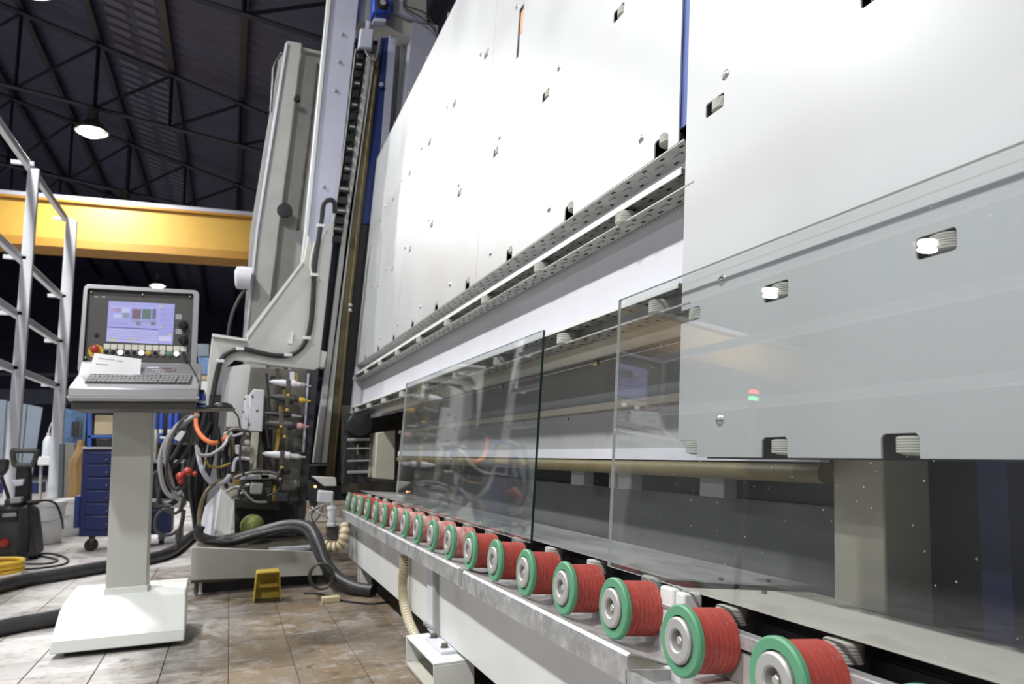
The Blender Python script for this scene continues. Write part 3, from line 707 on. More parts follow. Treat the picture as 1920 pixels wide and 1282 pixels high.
tp('bellows_cover', [(714, 70), (730, 70), (716, 280), (694, 420), (677, 420), (679, 400)], XT - 0.08, 0.05, M['navy'])
tp('bellows_cover', [(677, 421), (694, 421), (668, 690), (652, 905), (624, 905), (657, 590)], XT - 0.08, 0.05, M['black'])
tp('bellows_cover', [(693, 420), (709, 420), (672, 690), (668, 905), (640, 905), (668, 690)], XT - 0.10, 0.05, M['black'])
tp('guide_bar', [(730, 66), (744, 66), (726, 300), (712, 300)], XT - 0.07, 0.05, M['lavender'])
tp('rear_web', [(744, 60), (775, 60), (756, 330), (722, 330)], XT - 0.35, 0.05, M['greysheet'])
tp('rear_web', [(754, 66), (764, 66), (745, 330), (735, 330)], XT - 0.30, 0.05, M['rearcol'])
tp('right_column', [(775, 32), (822, 48), (806, 320), (745, 320)], XT - 0.1, 0.3, M['lavender'])
tp('head_beam', [(672, -60), (800, -60), (800, 30), (778, 72), (745, 60), (720, 45), (672, 40)], XT - 0.12, 0.3, M['towergrey'])
tp('head_plate', [(740, -60), (757, -20), (756, 10), (765, 22), (802, 33), (801, 40), (760, 30), (738, 20)], XT - 0.05, 0.05, M['lavender'])
for (u, v) in ((642, 64), (636, 116), (629, 170), (607, 350)):
    p = P(u, v, XT); MB().lathe([(0.0, 0.012), (0.014, 0.010), (0.02, 0.0)], p, axis='X', n=10).build('column_bolt', M['greysheet'], tower)
# blue gearbox on top
gx = XT + 0.10
gb = MB().plate([(701, -30), (735, -30), (734, 22), (699, 24)], gx, 0.16).build('gearbox', M['bluemotor'], tower, bevel=0.012)
p = P(717, 8, gx); MB().lathe([(0.0, 0.03), (0.028, 0.03), (0.03, 0.022), (0.055, 0.018), (0.06, 0.0)], p, axis='X', n=20).build('shaft_cap', M['black'], gb)
MB().lathe([(0.0, 0.034), (0.026, 0.034), (0.026, 0.028)], p, axis='X', n=16).build('shaft_end', M['rearcol'], gb)
for u, v in ((705, -8), (729, -8), (705, 17), (728, 16)):
    MB().lathe([(0.0, 0.012), (0.008, 0.012), (0.009, 0.0)], P(u, v, gx), axis='X', n=6).build('gearbox_bolt', M['screw'], gb)
MB().plate([(703, 24), (729, 23), (727, 34), (704, 35)], gx - 0.02, 0.1).build('motor_flange', M['navy'], gb, bevel=0.004)
MB().plate([(701, 33), (724, 35), (724, 41), (700, 39)], gx - 0.01, 0.11).build('mounting_plate', M['lavender'], gb, bevel=0.003)
jb = MB().plate([(676, 52), (702, 54), (698, 91), (672, 88)], XT + 0.06, 0.08).build('junction_box', M['lavender'], tower, bevel=0.012)
MB().plate([(687, 38), (694, 39), (693, 54), (686, 53)], XT + 0.03, 0.03).build('box_spigot', M['lavender'], jb, bevel=0.004)
hose('box_cable', [P(683, 90, XT + 0.03), P(690, 105, XT + 0.04), P(702, 115, XT + 0.03), P(708, 95, XT), P(712, 60, XT)], 0.007, M['cablelight'], tower)
hose('box_cable', [P(688, 91, XT + 0.03), P(697, 112, XT + 0.04), P(709, 112, XT + 0.02), P(714, 80, XT)], 0.006, M['cable'], tower)
hose('head_cable', [P(757, 10, XT - 0.02), P(775, 16, XT), P(797, 25, XT), P(812, 45, XT), P(820, 70, XT)], 0.007, M['cable'], tower)
hose('head_cable', [P(757, 14, XT - 0.02), P(780, 27, XT), P(800, 40, XT), P(817, 60, XT)], 0.007, M['cable'], tower)
MB().lathe([(0.0, 0.03), (0.018, 0.03), (0.02, 0.0)], P(714, 160, XT - 0.05), axis='X', n=12).build('round_sensor', M['lavender'], tower)
# drag chain: separate links
cp = spline([P(677, 92, XT), P(670, 150, XT), P(661, 230, XT), P(652, 310, XT), P(643, 370, XT), P(634, 420, XT), P(629, 455, XT)], 8)
acc = 0; last = cp[0]; links = [cp[0]]
for q in cp[1:]:
    acc += np.linalg.norm(q - last); last = q
    if acc > 0.075: links.append(q); acc = 0
for i, q in enumerate(links):
    w = 0.028 if i < len(links) - 6 else 0.045
    o = MB().box((q[0] - 0.02, q[1] - w, q[2] - 0.030), (q[0] + 0.03, q[1] + w, q[2] + 0.030)).build('chain_link', M['black'], tower, bevel=0.004, seg=1)
    if i % 2 == 0: MB().box((q[0] + 0.03, q[1] - w * 0.8, q[2] - 0.008), (q[0] + 0.034, q[1] + w * 0.8, q[2] + 0.008)).build('link_bar', M['cablelight'], o)
hose('chain_edge_cable', [P(667, 92, XT + .02), P(660, 150, XT + .03), P(651, 230, XT + .03), P(641, 310, XT + .03), P(632, 370, XT + .03), P(624, 430, XT + .03), P(622, 445, XT + .02)], 0.006, M['cablelight'], tower)
hose('gold_cable', [P(705, 140, XT), P(680, 340, XT), P(655, 570, XT), P(637, 760, XT), P(626, 880, XT)], 0.005, M['ochre'], tower)
for v in (572, 577): MB().lathe([(0.0, 0.02), (0.014, 0.015), (0.018, 0.0)], P(657 - (v - 572) * .1, v + (v - 572), XT), axis='X', n=10).build('steel_bead', M['steel'], tower)
tp('tower_foot', [(556, 872), (662, 872), (662, 938), (556, 938)], XT - 0.12, 0.3, M['dark'])
tp('rear_cover', [(640, 760), (775, 765), (775, 925), (640, 925)], XT - 0.05, 0.04, M['oily'])
# triangular gusset arm
XG = -6.10
arm = tp('gusset_arm', [(398, 627), (437, 632), (462, 636), (569, 489), (578, 440), (590, 470), (628, 400), (612, 560), (598, 690), (588, 694), (540, 689), (470, 679), (440, 674), (422, 690), (408, 720), (396, 790), (384, 775), (390, 690)], XG, 0.05, M['towergrey'], bevel=0.006)
MB().plate([(460, 627), (464, 634), (569, 492), (567, 488)], XG + 0.02, 0.10).build('arm_edge_flange', M['white'], arm)
MB().plate([(398, 625), (462, 635), (462, 639), (397, 630)], XG + 0.04, 0.12).build('arm_top_flange', M['white'], arm)
MB().plate([(598, 655), (614, 660), (608, 690), (592, 687)], XG - 0.02, 0.10).build('tie_block', M['towergrey'], arm, bevel=0.006)
MB().plate([(548, 622), (551, 623), (548, 645), (538, 643), (545, 638)], XG + 0.01, 0.03).build('lift_lug', M['white'], arm)
MB().plate([(384, 770), (420, 690), (470, 680), (470, 740), (462, 800), (424, 805), (400, 1005), (372, 1005)], XG - 0.06, 0.10).build('leg_sheet', M['lightsheet'], arm, bevel=0.004)
MB().plate([(437, 686), (470, 682), (470, 740), (462, 800), (424, 800), (430, 700)], XG - 0.02, 0.06).build('door_sheet', M['white'], arm, bevel=0.004)
hose('arm_cable', [P(628, 400, XG + .03), P(627, 380, XG + .05), P(618, 375, XG + .05), P(607, 382, XG + .04), P(603, 410, XG + .03), P(597, 450, XG + .03), P(590, 500, XG + .03), P(587, 560, XG + .03), P(582, 612, XG + .03), P(570, 645, XG + .03), P(548, 664, XG + .03), P(520, 667, XG + .03), P(490, 662, XG + .03), P(455, 654, XG + .03), P(430, 660, XG + .03), P(415, 675, XG + .03), P(406, 705, XG + .03), P(398, 750, XG + .04), P(393, 790, XG + .05)], 0.021, M['black'], arm, n=10)
for u, v in ((450, 654), (413, 677), (540, 666), (575, 634), (589, 516), (601, 424)):
    q = P(u, v, XG + .03); MB().box((q[0] - 0.02, q[1] - 0.03, q[2] - 0.012), (q[0] + 0.026, q[1] + 0.03, q[2] + 0.012)).build('cable_clip', M['white'], arm, bevel=0.003)
hose('thin_yellow_wire', [P(590, 455, XG + .03), P(584, 480, XG + .03), P(582, 500, XG + .03), P(586, 516, XG + .03)], 0.008, M['label'], arm)

# spindle bay
PLZ = P(606, 1034, -5.02)[2] + 0.002        # top of the plinth it stands on
bay = thing('spindle_magazine', 'dirty spindle magazine holding five drill spindles beside the tower', 'machine', (-6.0, 0.3, 0))
def bp(name, px, x, t, m, bevel=0.003):
    return MB().plate(px, x, t).above(PLZ).build(name, m, bay, bevel=bevel)
bp('back_plate', [(470, 688), (582, 694), (574, 870), (560, 990), (440, 990), (455, 800)], -6.02, 0.04, M['bay'])
bp('dark_recess', [(492, 805), (520, 805), (516, 850), (490, 850)], -6.0, 0.01, M['hole'])
bp('side_post', [(576, 692), (598, 694), (580, 880), (570, 1000), (556, 1000), (566, 870)], -5.97, 0.05, M['dark'])
bp('bright_rail', [(577, 700), (580, 700), (571, 848), (567, 848)], -5.93, 0.03, M['lavender'])
bp('cover_box', [(476, 729), (496, 731), (492, 809), (466, 807), (469, 737)], -5.86, 0.12, M['lightsheet'], 0.006)
bp('cover_box', [(460, 740), (470, 741), (464, 806), (453, 804)], -5.90, 0.10, M['lightsheet'], 0.006)
for u, v in ((473, 743), (482, 770), (467, 795), (459, 748), (456, 772)):
    MB().lathe([(0.0, 0.006), (0.008, 0.005), (0.009, 0.0)], P(u, v, -5.855), axis='X', n=8).build('cover_screw', M['darksteel'], bay)
bp('stained_post', [(472, 809), (486, 810), (478, 903), (466, 903)], -5.87, 0.06, M['beige'])
bp('stained_post', [(487, 830), (494, 830), (492, 885), (480, 890)], -5.90, 0.06, M['oily'])
bp('yellow_stand', [(524, 760), (530, 760), (528, 800), (521, 850), (515, 850), (521, 800)], -5.84, 0.04, M['brass'])
bp('yellow_stand', [(516, 690), (524, 690), (514, 930), (506, 930)], -5.93, 0.05, M['oily'])
XS = -5.76
def spindle(a, b, mid, tipm, rr, bodym, label):
    p = P(*a, XS); q = P(*b, XS); ax = (q - p)
    f = lambda t: p + ax * t
    o = MB().tube([f(0.0), f(0.04), f(0.06), f(0.22), f(0.26), f(0.42), f(0.44), f(0.62), f(0.64), f(0.72)],
                  [0.007, 0.007, rr * .6, rr * .8, rr, rr, rr * 1.12, rr * 1.12, rr * .8, rr * .75], n=12).build('spindle', bodym, bay)
    MB().tube([f(0.70), f(0.74), f(0.80), f(0.82), f(0.88), f(0.89), f(1.0)], [rr * .6, rr * .75, rr * .75, rr * .75, rr * .45, 0.008, 0.006], n=12).build('tool_tip', tipm, o)
    c = f(0.45)
    MB().box((c[0] - 0.03, c[1] - 0.018, c[2] - 0.075), (c[0] + 0.03, c[1] + 0.018, c[2] + 0.03)).build('clamp', M['oily'], o, bevel=0.006)
    MB().lathe([(0.0, 0.0), (0.014, 0.002), (0.016, 0.012), (0.012, 0.022), (0.0, 0.024)], (c[0] + 0.02, c[1], c[2] - 0.10), n=10).build('brass_knob', M['brass'], o)
    o['label'] = label
spindle((505, 715), (583, 724), 0, M['cablelight'], 0.026, M['lightsheet'], 'pale grey spindle')
spindle((503, 742), (582, 752), 0, M['yellow'], 0.028, M['cable'], 'dark grey spindle with a yellow tip')
spindle((495, 774), (566, 781), 0, M['cablelight'], 0.018, M['black'], 'thin black spindle')
spindle((497, 793), (579, 800), 0, M['pink'], 0.032, M['cable'], 'dark grey spindle with a pink tip')
spindle((492, 850), (573, 857), 0, M['white'], 0.026, M['lightsheet'], 'white spindle, lowest of the five')
for u, v, w, h, m in ((548, 706, 4, 9, 'lightsheet'), (556, 708, 2, 8, 'brass'), (512, 712, 5, 8, 'black'), (536, 735, 5, 6, 'brass')):
    bp('fitting', [(u - w, v - h), (u + w, v - h), (u + w, v + h), (u - w, v + h)], XS - 0.02, 0.04, M[m])
bp('black_valve', [(445, 860), (468, 862), (466, 884), (443, 882)], -5.80, 0.1, M['black'], 0.008)
hose('valve_pipe', [P(437, 884, -5.78), P(440, 866, -5.78), P(446, 859, -5.78), P(468, 860, -5.78)], 0.012, M['lightsheet'], bay)
bp('motor_box', [(470, 905), (494, 906), (491, 927), (468, 926)], -5.74, 0.12, M['rearcol'], 0.01)
bp('motor_body', [(464, 898), (512, 900), (508, 936), (466, 934)], -5.84, 0.10, M['oily'], 0.01)
bp('pivot_bracket', [(450, 890), (520, 889), (520, 897), (450, 899)], -5.80, 0.12, M['lightsheet'], 0.004)
bp('brown_filter', [(431, 822), (440, 822), (440, 852), (432, 866), (428, 850)], -5.82, 0.05, M['ochre'], 0.006)
bp('white_switch', [(441, 834), (450, 834), (448, 852), (441, 850)], -5.80, 0.04, M['lightsheet'], 0.004)
bp('gauge_plate', [(454, 836), (472, 838), (470, 848), (453, 846)], -5.83, 0.04, M['cablelight'], 0.004)
MB().lathe([(0.0, 0.02), (0.018, 0.018), (0.02, 0.0)], P(464, 829, -5.82), axis='X', n=14).build('round_gauge', M['label'], bay)
bp('lower_body', [(440, 935), (560, 940), (556, 1012), (440, 1008)], -6.0, 0.3, M['dark'])
bp('lower_plate', [(440, 935), (525, 940), (523, 956), (440, 952)], -5.9, 0.2, M['oily'])
bp('cross_bolt', [(519, 895), (556, 900), (556, 908), (519, 900)], -5.88, 0.04, M['steel'])
bp('brass_pin', [(512, 910), (518, 910), (516, 940), (510, 940)], -5.84, 0.03, M['brass'])
MB().lathe([(0.0, 0.13), (0.045, 0.115), (0.075, 0.07), (0.085, 0.0)], P(473, 986, -5.75), axis='X', n=16).build('round_cap', M['moss'], bay)
hose('loop_cable', [P(458, 905, -5.75), P(448, 918, -5.72), P(452, 935, -5.72), P(468, 943, -5.73)], 0.009, M['cable'], bay)
hose('loop_cable', [P(454, 917, -5.75), P(465, 930, -5.72), P(478, 940, -5.73), P(500, 941, -5.75)], 0.008, M['cablelight'], bay)
for i, (pts, r_, m_) in enumerate((([(460, 806), (452, 830), (450, 860), (456, 890)], 0.008, 'cable'), ([(436, 818), (446, 815), (458, 812), (466, 815)], 0.010, 'cablelight'), ([(430, 822), (434, 850), (428, 880), (434, 905)], 0.009, 'black'),
        ([(425, 815), (432, 806), (446, 804), (462, 808)], 0.012, 'darksteel'), ([(440, 896), (460, 888), (490, 884), (520, 888)], 0.014, 'darksteel'), ([(420, 925), (436, 915), (452, 912), (468, 908)], 0.012, 'steel'),
        ([(432, 935), (448, 926), (462, 922)], 0.010, 'steel'), ([(500, 700), (504, 760), (500, 800), (506, 840)], 0.010, 'black'), ([(530, 850), (526, 880), (518, 900)], 0.010, 'oily'), ([(500, 930), (520, 920), (530, 900), (528, 870)], 0.008, 'black'),
        ([(486, 815), (500, 860), (512, 880), (530, 885)], 0.008, 'black'), ([(415, 845), (422, 868), (420, 895), (426, 915)], 0.014, 'black'), ([(408, 800), (412, 840), (410, 880), (414, 905)], 0.016, 'black'))):
    hose('bay_line', [P(u, v, -5.72 - 0.01 * i) for u, v in pts], r_, M[m_], bay, n=7)
for u, v, w, h, m_ in ((436, 880, 6, 7, 'oily'), (484, 884, 9, 6, 'darksteel'), (497, 893, 8, 5, 'rearcol'), (446, 905, 5, 5, 'brass'), (540, 895, 8, 5, 'oily'), (528, 932, 12, 8, 'dark'), (455, 925, 8, 6, 'darksteel'), (533, 720, 7, 9, 'darksteel'), (540, 750, 8, 7, 'dark')):
    bp('fitting', [(u - w, v - h), (u + w, v - h), (u + w, v + h), (u - w, v + h)], -5.80, 0.06, M[m_])
# splash shield, a bent white sheet
sh = MB()
o = MB().prism([P(415, 915, -5.55), P(439, 941, -5.55), P(431, 1009, -5.5), P(400, 1011, -5.5)], (-0.004, 0, 0)).build('splash_shield', M['white'], bay)
MB().prism([P(415, 915, -5.552), P(400, 1011, -5.502), P(372, 1002, -5.62), P(384, 950, -5.70)], (-0.004, 0, 0)).build('splash_shield', M['lightsheet'], bay)

# machine plinth
base = thing('machine_plinth', 'low grey machine plinth with rust spots under the spindle tower', 'machine base', (-5.4, 0.2, 0))
bx = -5.02
zz = lambda u, v: P(u, v, bx)
front = [P(358, 1025, bx), P(480, 1030, bx), P(600, 1034, bx), P(606, 1078, bx), P(480, 1083, bx), P(357, 1088, bx)]
plm = mat('rust_spotted_plinth_paint', (0.62, 0.63, 0.58), 0.5, 0, var=0.05, dirt=(0.36, 0.24, 0.08), dirt_amt=0.16, dirt_scale=9)
MB().prism(front, (-0.02, 0, 0)).build('front_plate', plm, base, bevel=0.004)
b0, b1 = P(360, 1026, bx), P(606, 1034, bx)
MB().box((bx - 0.02, b0[1], b1[2] - 0.14), (bx - 1.4, b1[1], b1[2])).build('plinth_body', M['oily'], base)
MB().box((bx - 0.12, b0[1] + 0.46, b1[2]), (bx - 0.26, b0[1] + 0.74, b1[2] + 0.018)).build('loose_plate', M['lightsheet'], base, bevel=0.004)
MB().box((bx - 0.10, b0[1] + 0.06, 0.0), (bx - 1.35, b1[1] - 0.02, b1[2] - 0.139)).build('plinth_shade_box', M['dark'], base)  # added dark box that keeps the gap under the plinth dark
for u in (368, 376): 
    q = P(u, 1088, bx - 0.06); MB().lathe([(0.018, 0.0), (0.012, 0.01), (0.012, q[2] + 0.03), (0.0, q[2] + 0.03)], (q[0], q[1], 0), n=8).build('foot', M['darksteel'] if u == 368 else M['white'], base)
MB().box((bx - 1.3, b0[1] + 0.1, 0), (bx - 1.2, b0[1] + 0.2, b1[2] - 0.14)).build('foot', M['darksteel'], base)
MB().box((bx - 1.3, b1[1] - 0.2, 0), (bx - 1.2, b1[1] - 0.1, b1[2] - 0.14)).build('foot', M['darksteel'], base)

# rear column
rear = thing('rear_column', 'weathered grey steel column leaning behind the pale tower', 'column', (-7.4, 0.2, 0))
XR = -7.3
def rp(name, px, dx, t, m, bevel=0.004): return MB().plate(px, XR + dx, t).build(name, m, rear, bevel=bevel)
rp('column_flange', [(538, 76), (566, 81), (522, 430), (498, 640), (500, 700), (455, 700), (460, 630), (482, 430)], 0.0, 0.04, M['rearcol'])
rp('flange_edge', [(535, 80), (540, 80), (485, 430), (463, 640), (459, 640), (480, 430)], 0.02, 0.03, M['lightsheet'])
rp('column_web', [(566, 92), (616, 102), (590, 330), (570, 520), (530, 700), (495, 700), (522, 430)], -0.12, 0.04, M['rearcol'])
rp('web_seam', [(594, 118), (598, 118), (560, 430), (555, 430)], -0.10, 0.03, M['oily'])
rp('side_flange', [(525, 97), (536, 100), (484, 430), (463, 640), (455, 640), (470, 430)], -0.10, 0.05, M['greysheet'])
rp('top_cap', [(564, 88), (617, 99), (617, 104), (564, 94)], -0.06, 0.2, M['rearcol'])
MB().lathe([(0.0, 0.05), (0.03, 0.05), (0.035, 0.0)], P(557, 187, XR + 0.01), axis='X', n=12).build('web_plug', M['hole'], rear)
MB().lathe([(0.0, 0.03), (0.07, 0.028), (0.075, 0.0)], P(534, 395, XR + 0.01), axis='X', n=20).build('round_vent', M['black'], rear)
hose('column_cable', [P(528, 100, XR + .02), P(514, 125, XR + .02), P(512, 155, XR + .02), P(508, 210, XR + .02)], 0.012, M['cable'], rear)
fl2 = MB().tube([P(440, 520, XR + .1), P(444, 520, XR + .1), P(456, 521, XR + .1), P(470, 523, XR + .1)], [0.06, 0.105, 0.11, 0.11], n=16).build('work_light', M['lightsheet'], rear)
hose('light_cable', [P(463, 540, XR + .1), P(448, 560, XR + .1), P(435, 590, XR + .1), P(428, 625, XR + .1), P(427, 660, XR + .1)], 0.014, M['cable'], rear)

# drive unit under the wall's far end
du = thing('drive_unit', 'black drive motor on a rung frame below the far end of the roller wall', 'motor', (-5.6, 1.0, 0.4))
q = P(672, 796, -5.6)
MB().lathe([(0.0, 0.0), (0.07, 0.0), (0.085, 0.02), (0.085, 0.1), (0.078, 0.105), (0.078, 0.2), (0.085, 0.205), (0.085, 0.24), (0.0, 0.25)], (q[0] - 0.12, q[1], q[2]), axis='X', n=20).build('motor_body', M['black'], du)
for v in (823, 841, 864, 884):
    a = P(651, v, -5.58); b = P(692, v + 2, -5.58)
    MB().box((a[0], a[1], a[2] - (0.014 if v in (823, 884) else 0.006)), (a[0] + 0.03, b[1], a[2] + 0.006)).build('frame_rung', M['rearcol'] if v in (823, 884) else M['greysheet'], du, bevel=0.002)
for u in (650, 690):
    a = P(u, 815, -5.59); b = P(u - 6, 905, -5.59)
    MB().tube([a, b], 0.014, n=6).build('frame_upright', M['dark'], du)
MB().plate([(645, 775), (696, 775), (692, 905), (640, 905)], -5.72, 0.03).build('frame_back', M['dark'], du)
MB().plate([(670, 833), (672, 833), (671, 852), (669, 852)], -5.57, 0.02).build('brass_pin', M['brass'], du)
cb = thing('gear_cabinet', 'cream cabinet under the roller wall beside the black drive motor', 'cabinet', (-5.4, 1.05, 0.45))
MB().plate([(707, 811), (742, 806), (740, 900), (703, 897)], -5.42, 0.3).build('cabinet_body', M['beige'], cb, bevel=0.006)
MB().plate([(702, 898), (742, 901), (742, 906), (702, 903)], -5.40, 0.3).build('cabinet_base', M['dark'], cb, bevel=0.003)

# sensor head and cylinder at the conveyor's end
sen = thing('edge_sensor', 'grey sensor box with a white air cylinder at the far end of the conveyor', 'sensor', (-5.2, 0.62, 0.2))
def sp(name, px, x, t, m, bevel=0.004): return MB().plate(px, x, t).build(name, m, sen, bevel=bevel)
sp('top_box', [(586, 893), (630, 895), (631, 911), (608, 911)], -5.18, 0.12, M['towergrey'])
sp('lower_box', [(598, 919), (626, 921), (625, 944), (596, 942)], -5.16, 0.08, M['lightsheet'], 0.008)
sp('dark_mount', [(580, 900), (604, 912), (598, 940), (586, 960), (578, 930)], -5.24, 0.06, M['black'])
MB().lathe([(0.0, 0.012), (0.006, 0.010), (0.008, 0.0)], P(591, 912, -5.17), axis='X', n=10).build('indicator_light', emit('amber_indicator', (1.0, 0.45, 0.15), 6.0), sen)
c0 = P(622, 948, -5.1); c1 = P(621, 986, -5.1)
MB().tube([c0, c0 * .85 + c1 * .15, c0 * .8 + c1 * .2, c0 * .15 + c1 * .85, c0 * .12 + c1 * .88, c1], [0.030, 0.032, 0.026, 0.026, 0.031, 0.03], n=14).build('air_cylinder', M['lightsheet'], sen)
MB().tube([P(623, 925, -5.1), c0], 0.008, n=8).build('piston_rod', M['steel'], sen)
sp('rod_bracket', [(612, 986), (636, 986), (634, 1014), (614, 1012)], -5.12, 0.05, M['darksteel'])
for k in range(4):
    hose('sensor_wire', [P(606 + 3 * k, 942, -5.12), P(600 - 8 * k, 965, -5.1), P(585 + 7 * k, 985 + 6 * k, -5.1), P(575 + 14 * k, 1010, -5.12)], 0.005, M['cablelight'] if k % 2 else M['cable'], sen)
hose('sensor_wire', [P(584, 950, -5.14), P(600, 962, -5.08), P(615, 970, -5.09)], 0.006, M['cablelight'], sen)

# hoses hanging around the tower
def chose(name, pts, r, label, cat='hose', k=18, every=2):
    sp_ = spline(pts, k); rs = [r * (1.0 if (i // every) % 2 == 0 else 0.86) for i in range(len(sp_))]
    o = MB().tube(sp_, rs, n=12)
    # darker grooves between the ribs
    nring = 12
    for i in range(len(sp_) - 1):
        if (i // every) % 2 == 1:
            for q_ in range(nring): o.m[i * nring + q_] = 1
    ob = o.build(name, [M['corrug'], M['corruggroove']], None, smooth=30)
    return tag(ob, label, cat)
chose('corrugated_hose', [P(648, 985, -4.95), P(646, 1005, -4.9), P(638, 1022, -4.9), P(620, 1026, -4.92), P(605, 1020, -4.95)], 0.035, 'short cream corrugated hose hooked under the far end of the conveyor', k=8)
chose('corrugated_hose', [PY(v_[0], v_[1], 0.754) for v_ in ((757, 1040), (757, 1065), (755, 1095), (757, 1128), (765, 1160), (777, 1188), (790, 1212))], 0.0225, 'cream corrugated drain hose hanging below the conveyor tray by the foot bracket', k=12, every=1)
cbun = tag(hose('cable_bundle', [P(376, 985, -5.2), P(372, 1000, -5.2), P(385, 1010, -5.2), P(415, 1014, -5.2), P(455, 1008, -5.2), P(500, 994, -5.2), P(545, 984, -5.15), P(580, 990, -5.05), P(597, 1018, -4.93), P(610, 1055, -4.85), P(635, 1085, -4.75), P(665, 1102, -4.6), P(700, 1108, -4.5)], [0.03] * 15 + [0.038] * 46, M['hoseblack'], None, n=12), 'thick black cable bundle drooping over the plinth to the floor', 'cable')
hose('air_hose', [P(385, 1016, -5.15), P(430, 1016, -5.15), P(480, 1003, -5.14), P(540, 990, -5.1), P(575, 1000, -5.0), P(600, 1050, -4.8), P(640, 1095, -4.7), P(690, 1108, -4.5)], 0.016, M['black'], cbun)
lp = []
for k in range(26):
    a = 2 * math.pi * k / 12.5; lp.append(P(600 + 22 * math.cos(a) + k * .2, 1080 + 24 * math.sin(a), -4.72 + 0.003 * k))
tag(MB().tube(spline(lp, 2), 0.007, n=6).build('cable_coil', M['cable'], None), 'small coil of dark cable hanging in front of the plinth', 'cable')

# orange hose
tag(hose('orange_hose', [np.array(v) for v in ((-5.98, -0.235, 1.16), (-5.97, -0.24, 1.10), (-5.92, -0.225, 1.03), (-5.86, -0.18, 0.965), (-5.825, -0.122, 0.93), (-5.85, -0.07, 0.935), (-5.9, -0.03, 0.965), (-5.96, -0.01, 0.99))], 0.016, M['orange'], None, n=10), 'orange rubber hose curving below the small tray', 'hose')
MB().tube([np.array((-5.94, -0.03, 0.975)), np.array((-5.97, 0.0, 1.0))], 0.028, n=10).build('hose_collar', M['label'], bpy.data.objects['orange_hose'])

# hanging grey cables
ch = thing('cable_hanger', 'hook with grey cable loops hanging between console and spindle machine', 'cables', (-5.4, -0.5, 0.6))
XH = -5.35
loops = [[(362, 778), (340, 790), (312, 825), (298, 870), (296, 920), (305, 945), (325, 940), (345, 915), (352, 880), (356, 830), (360, 790)],
         [(362, 780), (350, 800), (330, 850), (305, 900), (296, 935), (300, 948), (325, 945), (340, 925), (348, 880)],
         [(358, 785), (346, 815), (325, 855), (300, 880), (283, 892)],
         [(360, 790), (358, 830), (340, 860), (322, 880), (320, 905), (330, 925), (345, 910)],
         [(355, 788), (318, 815), (300, 860), (306, 910), (322, 930), (342, 922)],
         [(362, 782), (330, 800), (310, 845), (318, 890), (330, 930), (345, 935)],
         [(345, 930), (338, 955), (325, 962), (308, 955), (293, 970), (292, 992), (305, 1003), (325, 1000), (340, 985), (345, 955)],
         [(340, 985), (332, 1000), (333, 1020), (330, 1030)], [(345, 960), (338, 990), (335, 1015)],
         [(352, 780), (336, 795), (322, 830), (312, 880), (322, 915), (345, 905), (354, 860)]]
for i, l in enumerate(loops):
    hose('cable_loop', [P(u, v, XH + 0.012 * i) for u, v in l], 0.0115 if i not in (4, 5) else 0.016, M['cable'] if i not in (5, 4) else M['cablelight'], ch, n=6)
MB().plate([(340, 806), (348, 810), (336, 828), (326, 822)], XH + 0.12, 0.03).build('cable_tag', M['paper'], ch, bevel=0.003)
hose('hook', [P(372, 779, XH), P(362, 782, XH + .1), P(350, 788, XH + .12), P(345, 792, XH + .1)], 0.01, M['cablelight'], ch)
for i, pts in enumerate([[(398, 740), (392, 800), (380, 850), (376, 900), (372, 960), (374, 1000)], [(404, 745), (400, 810), (392, 860), (384, 920), (378, 990)], [(410, 740), (405, 790), (398, 850), (388, 900), (380, 960), (376, 1005)],
                         [(390, 760), (384, 830), (370, 880), (366, 940), (370, 1000)], [(395, 790), (376, 835), (362, 870), (360, 930), (366, 990)], [(386, 770), (372, 830), (366, 860), (356, 905), (362, 960)]]):
    hose('hanging_cable', [P(u, v, -6.06 + 0.015 * i) for u, v in pts], 0.02 if i < 4 else 0.015, M['black'], ch, n=7)
hose('sagging_wire', [P(368, 835, -5.6), P(373, 850, -5.58), P(385, 854, -5.58), P(400, 850, -5.6), P(420, 835, -5.7), P(430, 815, -5.8)], 0.012, M['cablelight'], bay)
hose('sagging_wire', [P(370, 840, -5.6), P(378, 878, -5.58), P(392, 900, -5.58), P(405, 908, -5.6), P(420, 903, -5.62), P(430, 892, -5.7)], 0.016, M['lightsheet'], bay)
hose('sagging_wire', [P(384, 860, -5.6), P(394, 874, -5.6), P(415, 875, -5.65), P(432, 868, -5.7)], 0.008, M['brass'], bay)
hose('sagging_wire', [P(374, 1000, -5.45), P(374, 960, -5.5), P(385, 925, -5.55), P(405, 905, -5.6), P(430, 895, -5.7)], 0.014, M['ochre'], bay)
hose('sagging_wire', [P(434, 767, -5.4), P(446, 780, -5.6), P(450, 800, -5.75)], 0.006, M['cable'], bay)
for u, v, r in ((338, 893, 0.028), (352, 884, 0.028), (339, 902, 0.02), (365, 888, 0.016)):
    q = P(u, v, XH + 0.16); MB().lathe([(0.0, 0.03), (r * .6, 0.025), (r, 0.0), (r * .7, -0.025), (0.0, -0.03)], q, axis='X', n=14).build('valve_knob', M['redknob'], ch, smooth=80)

